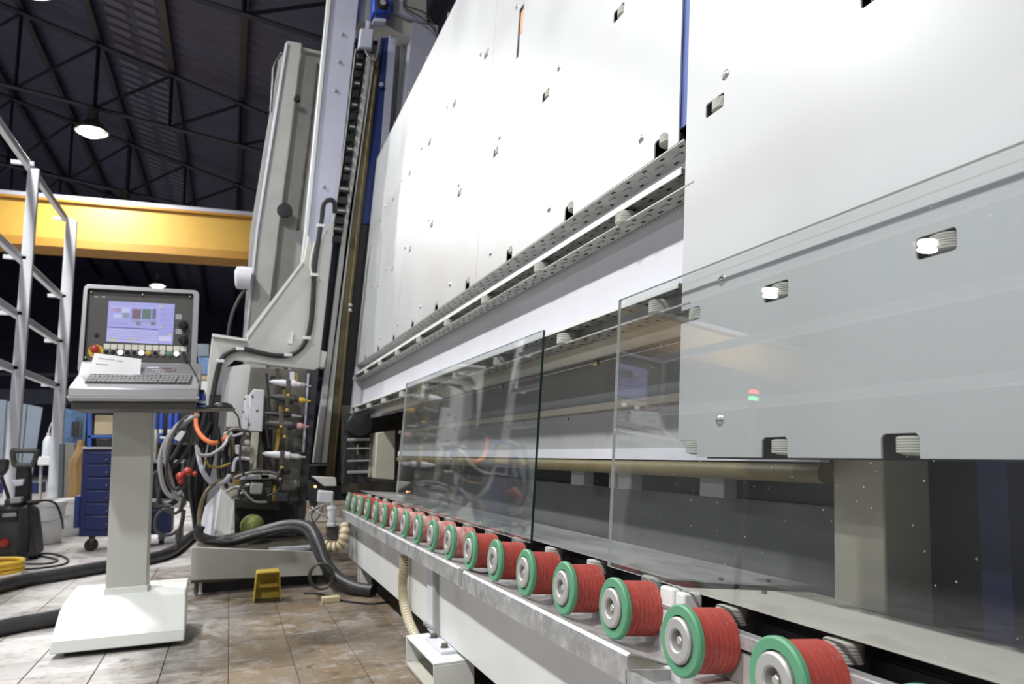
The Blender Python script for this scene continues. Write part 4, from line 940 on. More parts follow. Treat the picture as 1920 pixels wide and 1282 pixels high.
# yellow scoop
p0 = PZ(475, 1131); p1 = PZ(527, 1127)
sc = thing('yellow_scoop', 'worn yellow plastic scoop standing on the floor before the plinth', 'scoop', ((p0[0] + p1[0]) / 2, (p0[1] + p1[1]) / 2, 0))
x = p0[0]; ya, yb = p0[1], p1[1]; H_ = 0.165
def wallp(a, b, c, d): return a, b, c, d
mb = MB()
tk = 0.006
mb.prism([(x, ya, 0.0), (x, ya + tk, 0.0), (x, ya + 0.012 + tk, H_), (x, ya + 0.012, H_)], (-0.10, 0, 0))
mb.build('scoop_side', M['scoop'], sc, bevel=0.003); mb = MB()
mb.prism([(x, yb, 0.0), (x, yb - tk, 0.0), (x, yb - 0.008 - tk, H_), (x, yb - 0.008, H_)], (-0.10, 0, 0))
mb.build('scoop_side', M['scoop'], sc, bevel=0.003)
MB().prism([(x, ya + 0.012, H_ - 0.006), (x, yb - 0.008, H_ - 0.006), (x, yb - 0.012, H_ + 0.004), (x, ya + 0.018, H_ + 0.004)], (-0.12, 0, 0)).build('scoop_top', M['scoop'], sc, bevel=0.004)
MB().prism([(x - 0.10, ya + 0.002, 0.0), (x - 0.10, yb - 0.002, 0.0), (x - 0.12, yb - 0.01, H_), (x - 0.12, ya + 0.012, H_)], (-0.005, 0, 0)).build('scoop_back', M['scoop'], sc)
MB().box((x - 0.1, ya + 0.01, 0.07), (x - 0.06, yb - 0.01, 0.09)).build('scoop_step', M['scoop'], sc, bevel=0.003)
MB().box((x - 0.1, ya + 0.004, 0.0), (x - 0.0, yb - 0.004, 0.006)).build('scoop_floor', M['oily'], sc)

# bits on the floor under the conveyor
for (u, v, w, m, nm, lab) in ((620, 1128, 0.05, 'carton', 'wood_offcut', 'small pale wood offcut on the floor below the conveyor'),):
    q = PZ(u, v); tag(MB().box((q[0] - 0.03, q[1] - w, 0.0), (q[0] + 0.03, q[1] + w, 0.03)).build(nm, M[m], None, bevel=0.003), lab, 'offcut')
tag(hose('floor_wire', [PZ(570, 1112, .006), PZ(600, 1113, .006), PZ(640, 1125, .006), PZ(690, 1131, .006), PZ(730, 1128, .006)], 0.006, M['black'], None), 'thin black wire lying on the floor beneath the conveyor', 'wire')

# ------------------------------------------------------------------ control console
con = thing('control_console', 'grey control console with lit screen, keyboard and white floor base', 'console', (-4.0, -0.43, 0))
XB = -3.83
a = PZ(92, 1228, 0.018); b = PZ(345, 1205, 0.018)
XB = (a[0] + b[0]) / 2; ya, yb = a[1], b[1]
XC = XB - 0.17
zf = P(118, 1130, XC)[2]
mb = MB()
prof = lambda y, ins: [(XB, y, 0.022), (XB - 0.012, y + ins * .08, 0.07), (XC - 0.02 + 0.045, y + ins * .55, zf - 0.03), (XC + 0.004, y + ins * .85, zf - 0.008), (XC - 0.03, y + ins, zf + 0.004), (XC - 0.30, y + ins, zf + 0.025), (XC - 0.32, y + ins, 0.022)]
mb.loft(prof(ya, 0.015), prof(yb, -0.012))
mb.build('console_base', M['consolebase'], con, bevel=0.006)
MB().box((XC - 0.28, ya + 0.05, 0.0), (XB - 0.05, yb - 0.05, 0.022)).build('base_foot', M['dark'], con)
XP = XC - 0.08
q0 = P(197, 1112, XP); q1 = P(274, 1112, XP); q2 = P(212, 765, XP + 0.03); q3 = P(286, 765, XP + 0.03)
MB().loft([(XP, q0[1], q0[2] - 0.02), (XP, q1[1], q0[2] - 0.02), (XP - 0.13, q1[1], q0[2] - 0.02), (XP - 0.13, q0[1], q0[2] - 0.02)],
          [(XP + 0.02, q2[1], q2[2] + 0.04), (XP + 0.02, q3[1], q2[2] + 0.04), (XP - 0.11, q3[1], q2[2] + 0.04), (XP - 0.11, q2[1], q2[2] + 0.04)]).build('console_column', M['pedestal'], con, bevel=0.004)
MB().loft([(XP + 0.006, q0[1] - 0.006, q0[2] - 0.022), (XP + 0.006, q1[1] + 0.006, q0[2] - 0.022), (XP - 0.13, q1[1] + 0.006, q0[2] - 0.022), (XP - 0.13, q0[1] - 0.006, q0[2] - 0.022)],
          [(XP + 0.007, q0[1] - 0.004, q0[2] + 0.022), (XP + 0.007, q1[1] + 0.004, q0[2] + 0.022), (XP - 0.13, q1[1] + 0.004, q0[2] + 0.022), (XP - 0.13, q0[1] - 0.004, q0[2] + 0.022)]).build('column_socket', M['consolebase'], con, bevel=0.003)
# keyboard shelf
XK = -3.70
zk = lambda v, x: P(250, v, x)[2]
yl, yr = P(127, 745, XK)[1], P(371, 755, XK)[1]
kp = [(XK, zk(752, XK)), (XK + 0.012, zk(743, XK)), (XK + 0.006, zk(728, XK)), (XK - 0.025, zk(722, XK - .025)), (XK - 0.05, zk(720, XK - .05)), (XK - 0.19, zk(703, XK - .19)), (XK - 0.23, zk(682, XK - .23)), (XK - 0.25, zk(679, XK - .25)), (XK - 0.34, zk(679, XK - .25)), (XK - 0.34, zk(752, XK))]
MB().loft([(x_, yl, z_) for x_, z_ in kp], [(x_, yr, z_) for x_, z_ in kp]).build('keyboard_shelf', M['consolebody'], con, bevel=0.006)
MB().box((XK - 0.015, yl + 0.01, zk(767, XK)), (XK - 0.33, yr - 0.01, zk(752, XK))).build('shelf_underside', M['consoledark'], con, bevel=0.004)
MB().box((XK + 0.010, yl - 0.004, zk(746, XK)), (XK - 0.05, yr + 0.004, zk(743, XK))).build('shelf_trim', M['white'], con, bevel=0.002)
kmb = MB(); kb = MB()
rows = 5
yk0, yk1 = P(166, 713, XK - .12)[1], P(358, 715, XK - .12)[1]
za, zb = zk(720, XK - .05), zk(703, XK - .19)
def kpt(u, w): return np.array((XK - 0.055 - 0.13 * w, yk0 + (yk1 - yk0) * u, za + (zb - za) * (0.04 + 0.93 * w) + 0.0))
nrm = np.array((zb - za, 0, 0.14)); nrm = nrm / np.linalg.norm(nrm)
kb.prism([kpt(-.01, -.02), kpt(1.01, -.02), kpt(1.01, 1.02), kpt(-.01, 1.02)], nrm * 0.003)
kb.build('key_bed', M['consoledark'], con)
for r_ in range(rows):
    u = 0.005
    while u < 0.985:
        w = 0.042
        if r_ == 0 and 0.2 < u < 0.3: w = 0.24
        elif u < 0.02: w = 0.05 + 0.006 * (r_ % 3)
        if 0.66 < u < 0.69 or 0.85 < u < 0.87: u += 0.012
        e = min(u + w - 0.005, 0.995)
        kmb.prism([kpt(u, r_ / rows + .015) + nrm * .003, kpt(e, r_ / rows + .015) + nrm * .003, kpt(e, (r_ + .86) / rows) + nrm * .003, kpt(u, (r_ + .86) / rows) + nrm * .003], nrm * 0.007)
        u += w
tag(kmb.build('keys', M['keys'], con), kind='stuff')
# printed strip above the keys
def on_slope(u0, u1, v0, v1, name, m):      # small print on the sloped strip above the keys
    pts = []
    for (u, v) in ((u0, v0), (u1, v0), (u1, v1), (u0, v1)):
        t = (703 - v) / (703 - 682.0); pts.append(P(u, v, XK - 0.19 - 0.04 * t))
    n2 = np.array((zk(682, XK - .23) - zk(703, XK - .19), 0, 0.04)); n2 /= np.linalg.norm(n2)
    return MB().prism([p_ + n2 * 0.0005 for p_ in pts], n2 * 0.001).build(name, m, con)
for u0, u1, v0, v1, mm in ((276, 298, 688, 691, 'print_'), (284, 300, 693, 695, 'print_'), (291, 300, 697, 699, 'print_'), (304, 322, 690, 691.2, 'redprint'), (310, 324, 695, 696.2, 'redprint'), (326, 330, 692.5, 695, 'redprint')):
    on_slope(u0, u1, v0, v1, 'printed_mark', M[mm])
# monitor housing
XM = -3.97
def mp_(u, v, dx=0.0):
    x = XM + dx - 0.05 * (690 - v) / 150.0
    return P(u, v, x)
def arc_poly(pts, r=6, n=4):
    out = []; m = len(pts)
    for i in range(m):
        p = np.array(pts[i], float); a = np.array(pts[i - 1], float); b = np.array(pts[(i + 1) % m], float)
        da = (a - p) / np.linalg.norm(a - p); db = (b - p) / np.linalg.norm(b - p)
        s_, e_ = p + da * r, p + db * r
        for k in range(n + 1):
            t = k / n; out.append(tuple((1 - t) ** 2 * s_ + 2 * t * (1 - t) * p + t * t * e_))
    return out
outer = arc_poly([(157, 532), (374, 544), (368, 702), (144, 700)], 11)
inner = arc_poly([(165, 541), (363, 551), (357, 690), (155, 688)], 4)
mb = MB(); n = len(outer)
fo = [mp_(u, v) for u, v in outer]; fi = [mp_(u, v) for u, v in inner]; bi = [mp_(u, v, -0.025) for u, v in inner]; bo = [q_ + np.array((-0.16, 0.012 * (1 if q_[1] < -0.4 else -1), 0)) for q_ in fo]
mb.add(fo + fi + bi + bo, [(i, (i + 1) % n, n + (i + 1) % n, n + i) for i in range(n)] + [(n + i, n + (i + 1) % n, 2 * n + (i + 1) % n, 2 * n + i) for i in range(n)] + [(i, 3 * n + i, 3 * n + (i + 1) % n, (i + 1) % n) for i in range(n)] + [tuple(3 * n + i for i in range(n))[::-1]])
mb.build('monitor_housing', M['consolebody'], con, bevel=0.004)
def panel(name, px, dx, t, m, parent=con, bevel=0.0, label=None):
    o = MB().prism([mp_(u, v, dx) for u, v in px], (-t, 0, 0)).build(name, m, parent, bevel=bevel)
    if label: o['label'] = label
    return o
cpn = panel('control_panel', inner, -0.022, 0.01, M['consoledark'])
scr_c = emit('screen_lavender', (0.42, 0.42, 0.88), 0.80)
scr = panel('screen', [(204, 564), (328, 570), (323.5, 646), (199, 639)], -0.0215, 0.008, scr_c)
NB = [0]
def sblk(name, u0, v0, u1, v1, col, s_=0.8):
    def w(u, v): return (u - (v - 600) * 0.062 , v + (u - 204) * 0.052)
    key = 'display_%d_%d_%d' % tuple(int(c * 99) for c in col)
    m = bpy.data.materials.get(key) or emit(key, col, s_)
    NB[0] += 1
    return panel(name, [w(u0, v0), w(u1, v0), w(u1, v1), w(u0, v1)], -0.0212 + 0.00012 * NB[0], 0.0008, m, scr)
for blk in ((205, 572, 296, 576, (0.50, 0.50, 0.92)), (207, 578, 214, 584, (0.55, 0.35, 0.55)), (215, 577, 225, 584, (0.33, 0.33, 0.62)), (228, 576, 242, 584, (0.62, 0.62, 0.95)), (213, 588, 227, 595, (0.60, 0.60, 0.95)), (230, 585, 241, 594, (0.25, 0.33, 0.40)),
            (245, 574, 293, 602, (0.36, 0.36, 0.72)), (247, 577, 263, 595, (0.20, 0.12, 0.17)), (266, 576, 282, 594, (0.10, 0.20, 0.17)), (285, 575, 291, 593, (0.13, 0.14, 0.20)), (255, 600, 264, 607, (0.20, 0.25, 0.33)), (283, 599, 292, 605, (0.25, 0.17, 0.24)),
            (206, 603, 240, 606, (0.36, 0.36, 0.72)), (202, 612, 297, 613.5, (0.08, 0.08, 0.28)), (202, 616, 297, 640, (0.52, 0.52, 0.92)), (208, 634, 220, 638, (0.65, 0.65, 0.25)), (246, 632, 256, 636, (0.65, 0.65, 0.25)), (296, 568, 303, 571, (0.65, 0.65, 0.25)), (300, 606, 305, 610, (0.65, 0.65, 0.25)), (316, 619, 323, 623, (0.65, 0.65, 0.25)), (299, 625, 323, 634, (0.66, 0.66, 0.97))):
    sblk('display_block', *blk)
for k in range(10): sblk('display_line', 300, 574 + 5 * k, 326, 575 + 5 * k, (0.30, 0.30, 0.72))
for k in range(4): sblk('display_line', 204, 619 + 4.6 * k, 296, 620 + 4.6 * k, (0.36, 0.36, 0.74))
def pdisc(name, u, v, r, dx, prof, m, label=None, par=con):
    q_ = mp_(u, v, dx); o = MB().lathe([(rr * r, hh) for rr, hh in prof], q_, axis='X', n=18).build(name, m, par, smooth=50)
    if label: o['label'] = label
    return o
flat = [(0.0, 0.012), (0.75, 0.011), (0.95, 0.007), (1.0, 0.0)]
lit = emit('lit_white_button', (0.95, 0.97, 1.0), 2.2); litc = emit('lit_cyan_button', (0.75, 1.0, 0.95), 2.0)
btn = [('hole', None), ('hole', None), (lit, 'lit white button'), ('hole', None), ('hole', None), (lit, 'lit white button'), ('yellow', 'yellow button'), ('black', 'black toggle button'), ('lightsheet', 'grey button'), ('green', 'green button'), (litc, 'lit white and cyan button'), ('black', 'black key switch')]
for k in range(12):
    u = 200.5 + 13.05 * k; v = 649 + 0.42 * k
    panel('label_card', [(u - 5.8, v - 4.8), (u + 5.6, v - 4.4), (u + 5.4, v + 4.8), (u - 6.0, v + 4.4)], -0.0205, 0.002, M['label'])
    m_, lab = btn[k]; u2 = 199.5 + 13.15 * k; v2 = 660 + 0.32 * k
    pdisc('button_ring', u2, v2, 0.0150, -0.021, [(0.7, 0.006), (1.0, 0.005), (1.05, 0.0)], M['greysheet'])
    pdisc('push_button', u2, v2, 0.0125, -0.021, flat, M[m_] if isinstance(m_, str) else m_, lab)
pdisc('stop_collar', 180, 659, 0.034, -0.021, [(0.0, 0.006), (0.95, 0.006), (1.0, 0.0)], M['yellow'], 'round yellow collar')
pdisc('stop_button', 179, 655, 0.020, -0.015, [(0.0, 0.032), (0.7, 0.030), (1.0, 0.022), (1.0, 0.014), (0.6, 0.010), (0.6, 0.0)], M['redknob'], 'red emergency stop mushroom button')
pdisc('key_hole', 181.5, 629, 0.0115, -0.021, [(0.0, 0.002), (1.0, 0.001), (1.0, 0.0)], M['hole'])
for u, v in ((344, 609), (344, 637)): 
    kn = pdisc('rotary_knob', u, v, 0.022, -0.021, [(0.0, 0.03), (0.7, 0.029), (0.8, 0.022), (1.0, 0.006), (1.05, 0.0)], M['black'])
    q_ = mp_(u, v, 0.005); MB().box((q_[0] - 0.004, q_[1] - 0.005, q_[2] - 0.02), (q_[0] + 0.010, q_[1] + 0.005, q_[2] + 0.02)).build('knob_grip', M['black'], kn, bevel=0.003)
for u, v in ((335, 594), (335, 621.5)): panel('label_card', [(u - 6, v - 5.2), (u + 6, v - 4.8), (u + 5.6, v + 5.2), (u - 6, v + 4.8)], -0.0205, 0.002, M['cablelight'])
for u, v in ((172, 548), (268, 553), (356, 557), (161, 671)): pdisc('panel_screw', u, v, 0.005, -0.0215, flat, M['screw'])
for u0 in (177, 191): panel('printed_mark', [(u0, 555.5), (u0 + 7, 555.9), (u0 + 7, 557.4), (u0, 557)], -0.0215, 0.0004, M['print_'])
hose('knob_lead', [mp_(345, 664, 0.0), mp_(352, 676, 0.03), mp_(360, 690, 0.07), P(369, 705, -3.82), P(374, 730, -3.75)], 0.003, M['black'], con)
hose('black_switch_lever', [mp_(344, 664, -0.005), mp_(352, 681, 0.03)], 0.008, M['black'], con)
# small side tray with mouse and can
xa = -3.86
t0 = P(360, 764, xa); t1 = P(441, 766, xa)
MB().box((xa + 0.06, t0[1], t1[2] - 0.008), (xa - 0.12, t1[1], t1[2])).build('side_tray', M['darksteel'], con, bevel=0.002)
zt = t1[2] + 0.001
q = P(417, 764, xa)
ms = MB(); ring = []
ms.lathe([(0.052, 0.0), (0.055, 0.006), (0.048, 0.018), (0.030, 0.028), (0.0, 0.032)], (0, 0, 0), n=20)
mo = ms.build('computer_mouse', M['black'], None, smooth=60, loc=(0, 0, 0)); mo.location = (xa - 0.02, q[1], zt); mo.scale = (0.62, 0.92, 1.0); WL[mo.name] = np.array((xa - .02, q[1], zt))
tag(mo, 'glossy black mouse on the small tray beside the console', 'mouse')
q = P(378, 764, xa)
cn = thing('spray_can', 'small blue can standing on the console side tray', 'can', (xa + 0.02, q[1], zt))
MB().lathe([(0.0, 0.0), (0.018, 0.001), (0.019, 0.004), (0.019, 0.062), (0.014, 0.07), (0.0, 0.071)], (xa + 0.02, q[1], zt), n=18).build('can_body', M['can'], cn)
MB().lathe([(0.012, 0.07), (0.012, 0.088), (0.0, 0.09)], (xa + 0.02, q[1], zt), n=14).build('can_cap', M['black'], cn)
MB().lathe([(0.0194, 0.022), (0.0194, 0.034)], (xa + 0.02, q[1], zt), n=18).build('can_band', M['lightsheet'], cn)
MB().lathe([(0.0194, 0.006), (0.0194, 0.010)], (xa + 0.02, q[1], zt), n=18).build('can_band', M['white'], cn)
# sheet of paper
pw = [(177, 661.5), (265, 673), (263, 703.5), (165, 700.5)]
pg = MB(); nx = 8; top = []; bot = []
for k in range(nx + 1):
    t = k / nx
    ut, vt = 177 + 88 * t, 661.5 + 11.5 * t; ub, vb = 165 + 98 * t, 700.5 + 3 * t
    bulge = 0.012 * math.sin(math.pi * t)
    top.append(P(ut, vt, -3.895 + bulge)); bot.append(P(ub, vb, -3.860 + bulge * .5))
pg.add(top + bot + [q_ + np.array((-0.001, 0, 0)) for q_ in top + bot], [(i, i + 1, nx + 1 + i + 1, nx + 1 + i) for i in range(nx)] + [(2 * nx + 2 + i + 1, 2 * nx + 2 + i, 3 * nx + 3 + i, 3 * nx + 3 + i + 1) for i in range(nx)])
pgo = pg.build('paper_sheet', M['paper'], None); tag(pgo, 'white sheet of paper lying on the console keyboard', 'paper')
for (a_, b_, c_) in ((0.12, 0.45, 0.22), (0.5, 0.62, 0.25), (0.1, 0.35, 0.5)):
    pts = []
    for t, s_ in ((a_, c_), (b_, c_), (b_, c_ + .04), (a_, c_ + .04)):
        k = t * nx; i = int(k); fr = k - i
        pt = (top[i] * (1 - fr) + top[i + 1] * fr) * (1 - s_) + (bot[i] * (1 - fr) + bot[i + 1] * fr) * s_
        pts.append(pt + np.array((0.0012, 0, 0.0006)))
    MB().prism(pts, (0.0003, 0, 0.0001)).build('written_line', M['cablelight'], pgo)

# ------------------------------------------------------------------ floor hoses and things at the left
def fpts(l, z): return [PZ(u, v, z) for u, v in l]
tag(hose('floor_hose', fpts([(-40, 1110), (0, 1098), (50, 1086), (100, 1078), (195, 1062), (275, 1048), (315, 1037), (338, 1022), (352, 1010), (362, 1002)], 0.045), 0.045, M['hoseblack'], None, n=12), 'long thick black hose running across the floor behind the console', 'hose')
tag(hose('floor_hose', fpts([(-60, 1190), (0, 1176), (50, 1166), (100, 1158), (160, 1146), (230, 1138)], 0.042), 0.042, M['hoseblack'], None, n=12), 'thick black hose on the floor ending behind the console base', 'hose')
tag(hose('floor_cable', fpts([(-10, 1072), (30, 1068), (80, 1064), (118, 1058), (128, 1050), (115, 1042), (90, 1037), (70, 1040), (95, 1046), (108, 1050), (90, 1056), (50, 1057), (0, 1054)], 0.008), 0.008, M['black'], None), 'thin black cable curled on the floor before the floor machine', 'cable')
yl_ = []
for k in range(30):
    a = 2 * math.pi * k / 10; c = PZ(-8, 1073, 0.02); yl_.append(c + np.array((0.16 * math.cos(a), 0.17 * math.sin(a), 0.004 + 0.0030 * k)))
tag(MB().tube(spline(yl_, 2), 0.014, n=8).build('yellow_hose', M['yellow'], None), 'yellow hose coiled on the floor at the left edge of the photo', 'hose')
def bucket(u, v, x_r, h, label, dx=0.0):
    c = PZ(u, v); r = x_r
    t = thing('bucket', label, 'bucket', (c[0], c[1], 0), 'white buckets behind the floor machine')
    MB().lathe([(0.0, 0.002), (r * .86, 0.002), (r * .88, 0.01), (r, h), (r * 1.05, h), (r * 1.05, h - 0.03), (r * 1.0, h - 0.035)], (c[0], c[1], 0), n=24).build('bucket_body', M['bucket'], t)
    MB().lathe([(r * 1.06, h - 0.012), (r * 1.06, h + 0.008), (r * .9, h + 0.01), (0.0, h + 0.01)], (c[0], c[1], 0), n=24).build('bucket_lid', M['bucket'], t)
    hp = [(c[0] + r * 1.07 * math.cos(a) * 0.3 + r * .95, c[1] + r * 1.05 * math.cos(a), h * 0.75 - h * .2 * math.sin(a)) for a in [math.pi * k / 10 for k in range(11)]]
    MB().tube(hp, 0.008, n=6).build('bucket_handle', M['cablelight'], t)
bucket(84, 1018, 0.165, 0.40, 'nearer lidded white bucket beside the floor machine')
bucket(121, 1004, 0.175, 0.39, 'farther lidded white bucket in front of the rack post')
# floor cleaning machine
fm = thing('floor_machine', 'dirty black floor cleaning machine with a loop handle at the left edge', 'machine', (-7.4, -1.7, 0))
xv = -7.35
def vp(name, px, dx, t, m, bevel=0.02): return MB().plate(px, xv + dx, t).build(name, m, fm, bevel=bevel)
zb_ = P(0, 1040, xv)[2]
vp('body', [(-40, 952), (36, 948), (56, 955), (62, 1000), (66, 1044), (-40, 1048)], 0.0, 0.35, M['vac'], 0.03)
vp('side_cover', [(37, 950), (54, 946), (56, 985), (48, 1040), (28, 1042), (34, 990)], 0.05, 0.10, M['black'], 0.02)
vp('vent_plate', [(4, 963), (30, 961), (31, 968), (4, 970)], 0.015, 0.02, M['cablelight'], 0.003)
vp('front_grille', [(-20, 955), (34, 952), (34, 976), (-20, 980)], 0.01, 0.03, M['black'], 0.01)
MB().lathe([(0.0, 0.03), (0.03, 0.025), (0.04, 0.0)], P(8, 1018, xv + 0.01), axis='X', n=14).build('red_dial', M['redknob'], fm)
vp('battery_pack', [(8, 935), (40, 933), (41, 949), (6, 951)], -0.05, 0.15, M['vac'], 0.015)
vp('neck', [(30, 870), (54, 870), (55, 900), (54, 945), (26, 945), (28, 905)], -0.1, 0.12, M['black'], 0.015)
vp('neck_collar', [(20, 900), (45, 898), (42, 910), (26, 912)], -0.06, 0.1, M['lightsheet'], 0.01)
vp('grey_block', [(18, 933), (40, 931), (40, 942), (18, 944)], 0.02, 0.1, M['cablelight'], 0.01)
MB().tube(spline([P(u, v, xv - 0.1) for u, v in ((26, 868), (24, 846), (32, 845), (66, 845), (69, 850), (62, 870), (55, 872), (30, 872), (26, 868))], 4), 0.022, n=8).build('loop_handle', M['vac'], fm)
vp('left_handle', [(-20, 862), (14, 860), (12, 880), (4, 892), (-20, 893)], -0.1, 0.1, M['vac'], 0.02)
hose('handle_rod', [P(2, 893, xv - .1), P(8, 910, xv - .1), P(15, 930, xv - .1), P(17, 948, xv - .1)], 0.015, M['black'], fm)
hose('machine_hose', [P(52, 942, xv), P(70, 940, xv), P(88, 938, xv - .1), P(105, 945, xv - .3), P(115, 970, xv - .4), P(118, 990, xv - .6)], 0.010, M['black'], fm)
vp('nozzle', [(50, 938), (70, 937), (70, 946), (50, 948)], 0.0, 0.08, M['black'], 0.008)
for y_ in (0.0, 0.3):
    q = P(10, 1044, xv - 0.1); MB().lathe([(0.0, -0.03), (q[2] * .9, -0.028), (q[2] * .95, 0.0), (q[2] * .9, 0.028), (0.0, 0.03)], (q[0], q[1] - 0.1 + y_, q[2] * .96), axis='Y', n=18).build('wheel', M['black'], fm)

# steel rack
rk = thing('steel_rack', 'tall pale steel frame rack with rails at the left behind the console', 'rack', (-9, -1.9, 0))
z2 = P(134, 412, -10.2)[2]
yA = P(134, 412, -10.2)[1]
# post 1 stands nearer on the same line: find its X from where the photo shows it
xs = np.linspace(-10.2, -4, 621); x1 = min(xs, key=lambda xx: abs(P(63, 315, xx)[1] - yA)); z1 = P(63, 315, x1)[2]
for xx, zt_, w in ((-10.2, z2, 0.062), (x1, z1, 0.05)):
    MB().box((xx - 0.06, yA - w, 0), (xx, yA + w, zt_)).build('rack_post', M['rack'], rk, bevel=0.008)
for (ua, va, ub, vb) in ((120, 412, 50, 318), (118, 556, 60, 505), (112, 640, 55, 600), (100, 722, 45, 690)):
    z_ = P(ua, va, -10.25)[2]
    MB().box((-10.22, yA - 0.09, z_ - 0.035), (-2.2, yA - 0.04, z_ + 0.035)).build('rack_rail', M['rack'], rk, bevel=0.004)
    for xx in (-10.2, x1):
        MB().box((xx - 0.03, yA - 0.20, z_ - 0.02), (xx + 0.0, yA - 0.0, z_ + 0.02)).build('rail_bracket', M['rack'], rk, bevel=0.004)
MB().box((-2.26, yA - 0.1, 0), (-2.2, yA + 0.05, z1)).build('rack_post', M['rack'], rk, bevel=0.006)

# trolley
XTR = -7.7
tr_ = thing('tool_trolley', 'dark blue tool trolley on castors behind the console column', 'trolley', (-7.8, -0.95, 0))
def tpl(name, px, dx, t, m, bevel=0.004, par=tr_): return MB().plate(px, XTR + dx, t).build(name, m, par, bevel=bevel)
tpl('trolley_body', [(155, 842), (268, 842), (264, 1006), (147, 1006)], 0, 0.45, M['cartblue'], 0.008)
for k in range(6):
    v0 = 848 + 24 * k; v1 = v0 + 21 if k < 5 else 992
    dr = tpl('drawer', [(166 - .05 * (v0 - 848), v0), (266, v0), (265, v1), (165 - .05 * (v1 - 848), v1)], 0.014, 0.014, M['cartblue'], 0.004)
    MB().lathe([(0.0, 0.02), (0.008, 0.018), (0.01, 0.0)], P(200, (v0 + v1) / 2 + 3, XTR + 0.014), axis='X', n=8).build('drawer_knob', M['darksteel'], dr)
tpl('worktop', [(153, 838), (270, 838), (270, 842), (153, 842)], 0.02, 0.48, M['cablelight'])
tpl('bumper', [(140, 930), (150, 930), (147, 990), (137, 990)], -0.1, 0.3, M['navy'])
for u in (164, 262): tpl('shelf_upright', [(u, 766), (u + 8, 766), (u + 7, 838), (u - 1, 838)], -0.25, 0.05, M['cartframe'])
for v in (766, 816): tpl('shelf_rail', [(164, v), (269, v), (269, v + 5), (164, v + 5)], -0.25, 0.05, M['cartframe'])
tpl('castor_fork', [(166, 1006), (178, 1006), (175, 1018), (170, 1018)], -0.05, 0.05, M['darksteel'])
for u, v in ((171, 1021), (258, 1019)):
    q = P(u, v, XTR - 0.08); r_ = q[2]
    MB().lathe([(0.0, 0.02), (r_ * .5, 0.022), (r_ * .6, 0.018), (r_ * .9, 0.02), (r_, 0.012), (r_, -0.012), (r_ * .9, -0.02), (0.0, -0.02)], (q[0], q[1], r_), axis='X', n=18).build('castor_wheel', M['black'], tr_)
q = P(210, 836, -7.95)
tag(MB().plate([(178, 778), (212, 778), (211, 815), (176, 815)], -8.0, 0.15).build('carton', M['carton'], None, bevel=0.004), 'tan cardboard box on the upper shelf of the blue trolley', 'box')
tag(MB().plate([(180, 822), (214, 822), (214, 838), (180, 838)], -7.95, 0.15).build('tool_case', M['black'], None, bevel=0.006), 'low black tool case on the trolley worktop', 'case')
# low blue cabinet and grey bench right of the column
lc = thing('low_cabinet', 'low dark blue cabinet on castors under a grey bench top', 'cabinet', (-8.2, -0.6, 0))
MB().plate([(277, 957), (322, 955), (320, 1000), (275, 1003)], -8.0, 0.4).build('cabinet_body', M['cartblue'], lc, bevel=0.006)
q = P(303, 1012, -8.05)
MB().lathe([(0.0, -0.02), (q[2] * .9, -0.02), (q[2], 0.0), (q[2] * .9, 0.02), (0.0, 0.02)], (q[0], q[1], q[2]), axis='Y', n=16).build('castor_wheel', M['black'], lc)
MB().box((q[0] - 0.02, q[1] - 0.03, q[2] * 1.2), (q[0] + 0.02, q[1] + 0.03, q[2] * 2.4)).build('castor_fork', M['darksteel'], lc)
bn = thing('work_bench', 'grey work bench with a dark lower shelf behind the cable loops', 'bench', (-8.5, -0.5, 0))
MB().plate([(277, 940), (345, 940), (345, 952), (276, 952)], -8.15, 0.5).build('bench_shelf', M['rearcol'], bn, bevel=0.004)
MB().plate([(278, 862), (345, 862), (345, 868), (278, 868)], -8.3, 0.45).build('bench_top', M['cablelight'], bn, bevel=0.004)
MB().plate([(277, 868), (360, 868), (360, 940), (276, 940)], -8.7, 0.03).build('bench_back', M['hole'], bn)
for u in (279, 340): MB().plate([(u, 868), (u + 5, 868), (u + 4, 1000), (u - 1, 1000)], -8.4, 0.05).ground(0, .2).build('bench_leg', M['rearcol'], bn)
MB().plate([(280, 812), (295, 812), (292, 862), (277, 862)], -8.35, 0.2).build('bench_drawer', M['beige'], bn, bevel=0.004)
MB().plate([(300, 818), (322, 820), (322, 824), (300, 822)], -8.3, 0.2).build('bench_tray', M['white'], bn, bevel=0.003)
MB().plate([(279, 830), (370, 830), (370, 833), (279, 833)], -8.6, 0.25).build('bottle_shelf', M['darksteel'], bn)
MB().plate([(275, 765), (372, 765), (372, 868), (275, 868)], -8.85, 0.02).build('bench_board', M['dark'], bn)
sb_ = None
for i, (u, w, lab) in enumerate(((290, 3.6, 'first blue bottle from the console column on the bench shelf'), (301, 3.6, 'second blue bottle from the console column on the bench shelf'), (318, 4.5, 'third blue bottle from the console column on the bench shelf'), (329, 4.5, 'blue bottle on the bench shelf nearest the hanging cables'))):
    q = P(u, 829.8, -8.7); r_ = w * 0.0058
    t = thing('blue_bottle', lab, 'bottle', tuple(q), 'blue bottles on the bench shelf')
    MB().lathe([(0.0, 0.0), (r_, 0.002), (r_, 0.27), (r_ * .5, 0.32), (0.0, 0.32)], q, n=12).build('bottle_body', M['bluebottle'], t)
    MB().lathe([(r_ * .55, 0.32), (r_ * .55, 0.37), (0.0, 0.37)], q, n=10).build('bottle_cap', M['white'], t)
    MB().lathe([(r_ * 1.03, 0.10), (r_ * 1.03, 0.14)], q, n=12).build('bottle_band', M['white'], t)
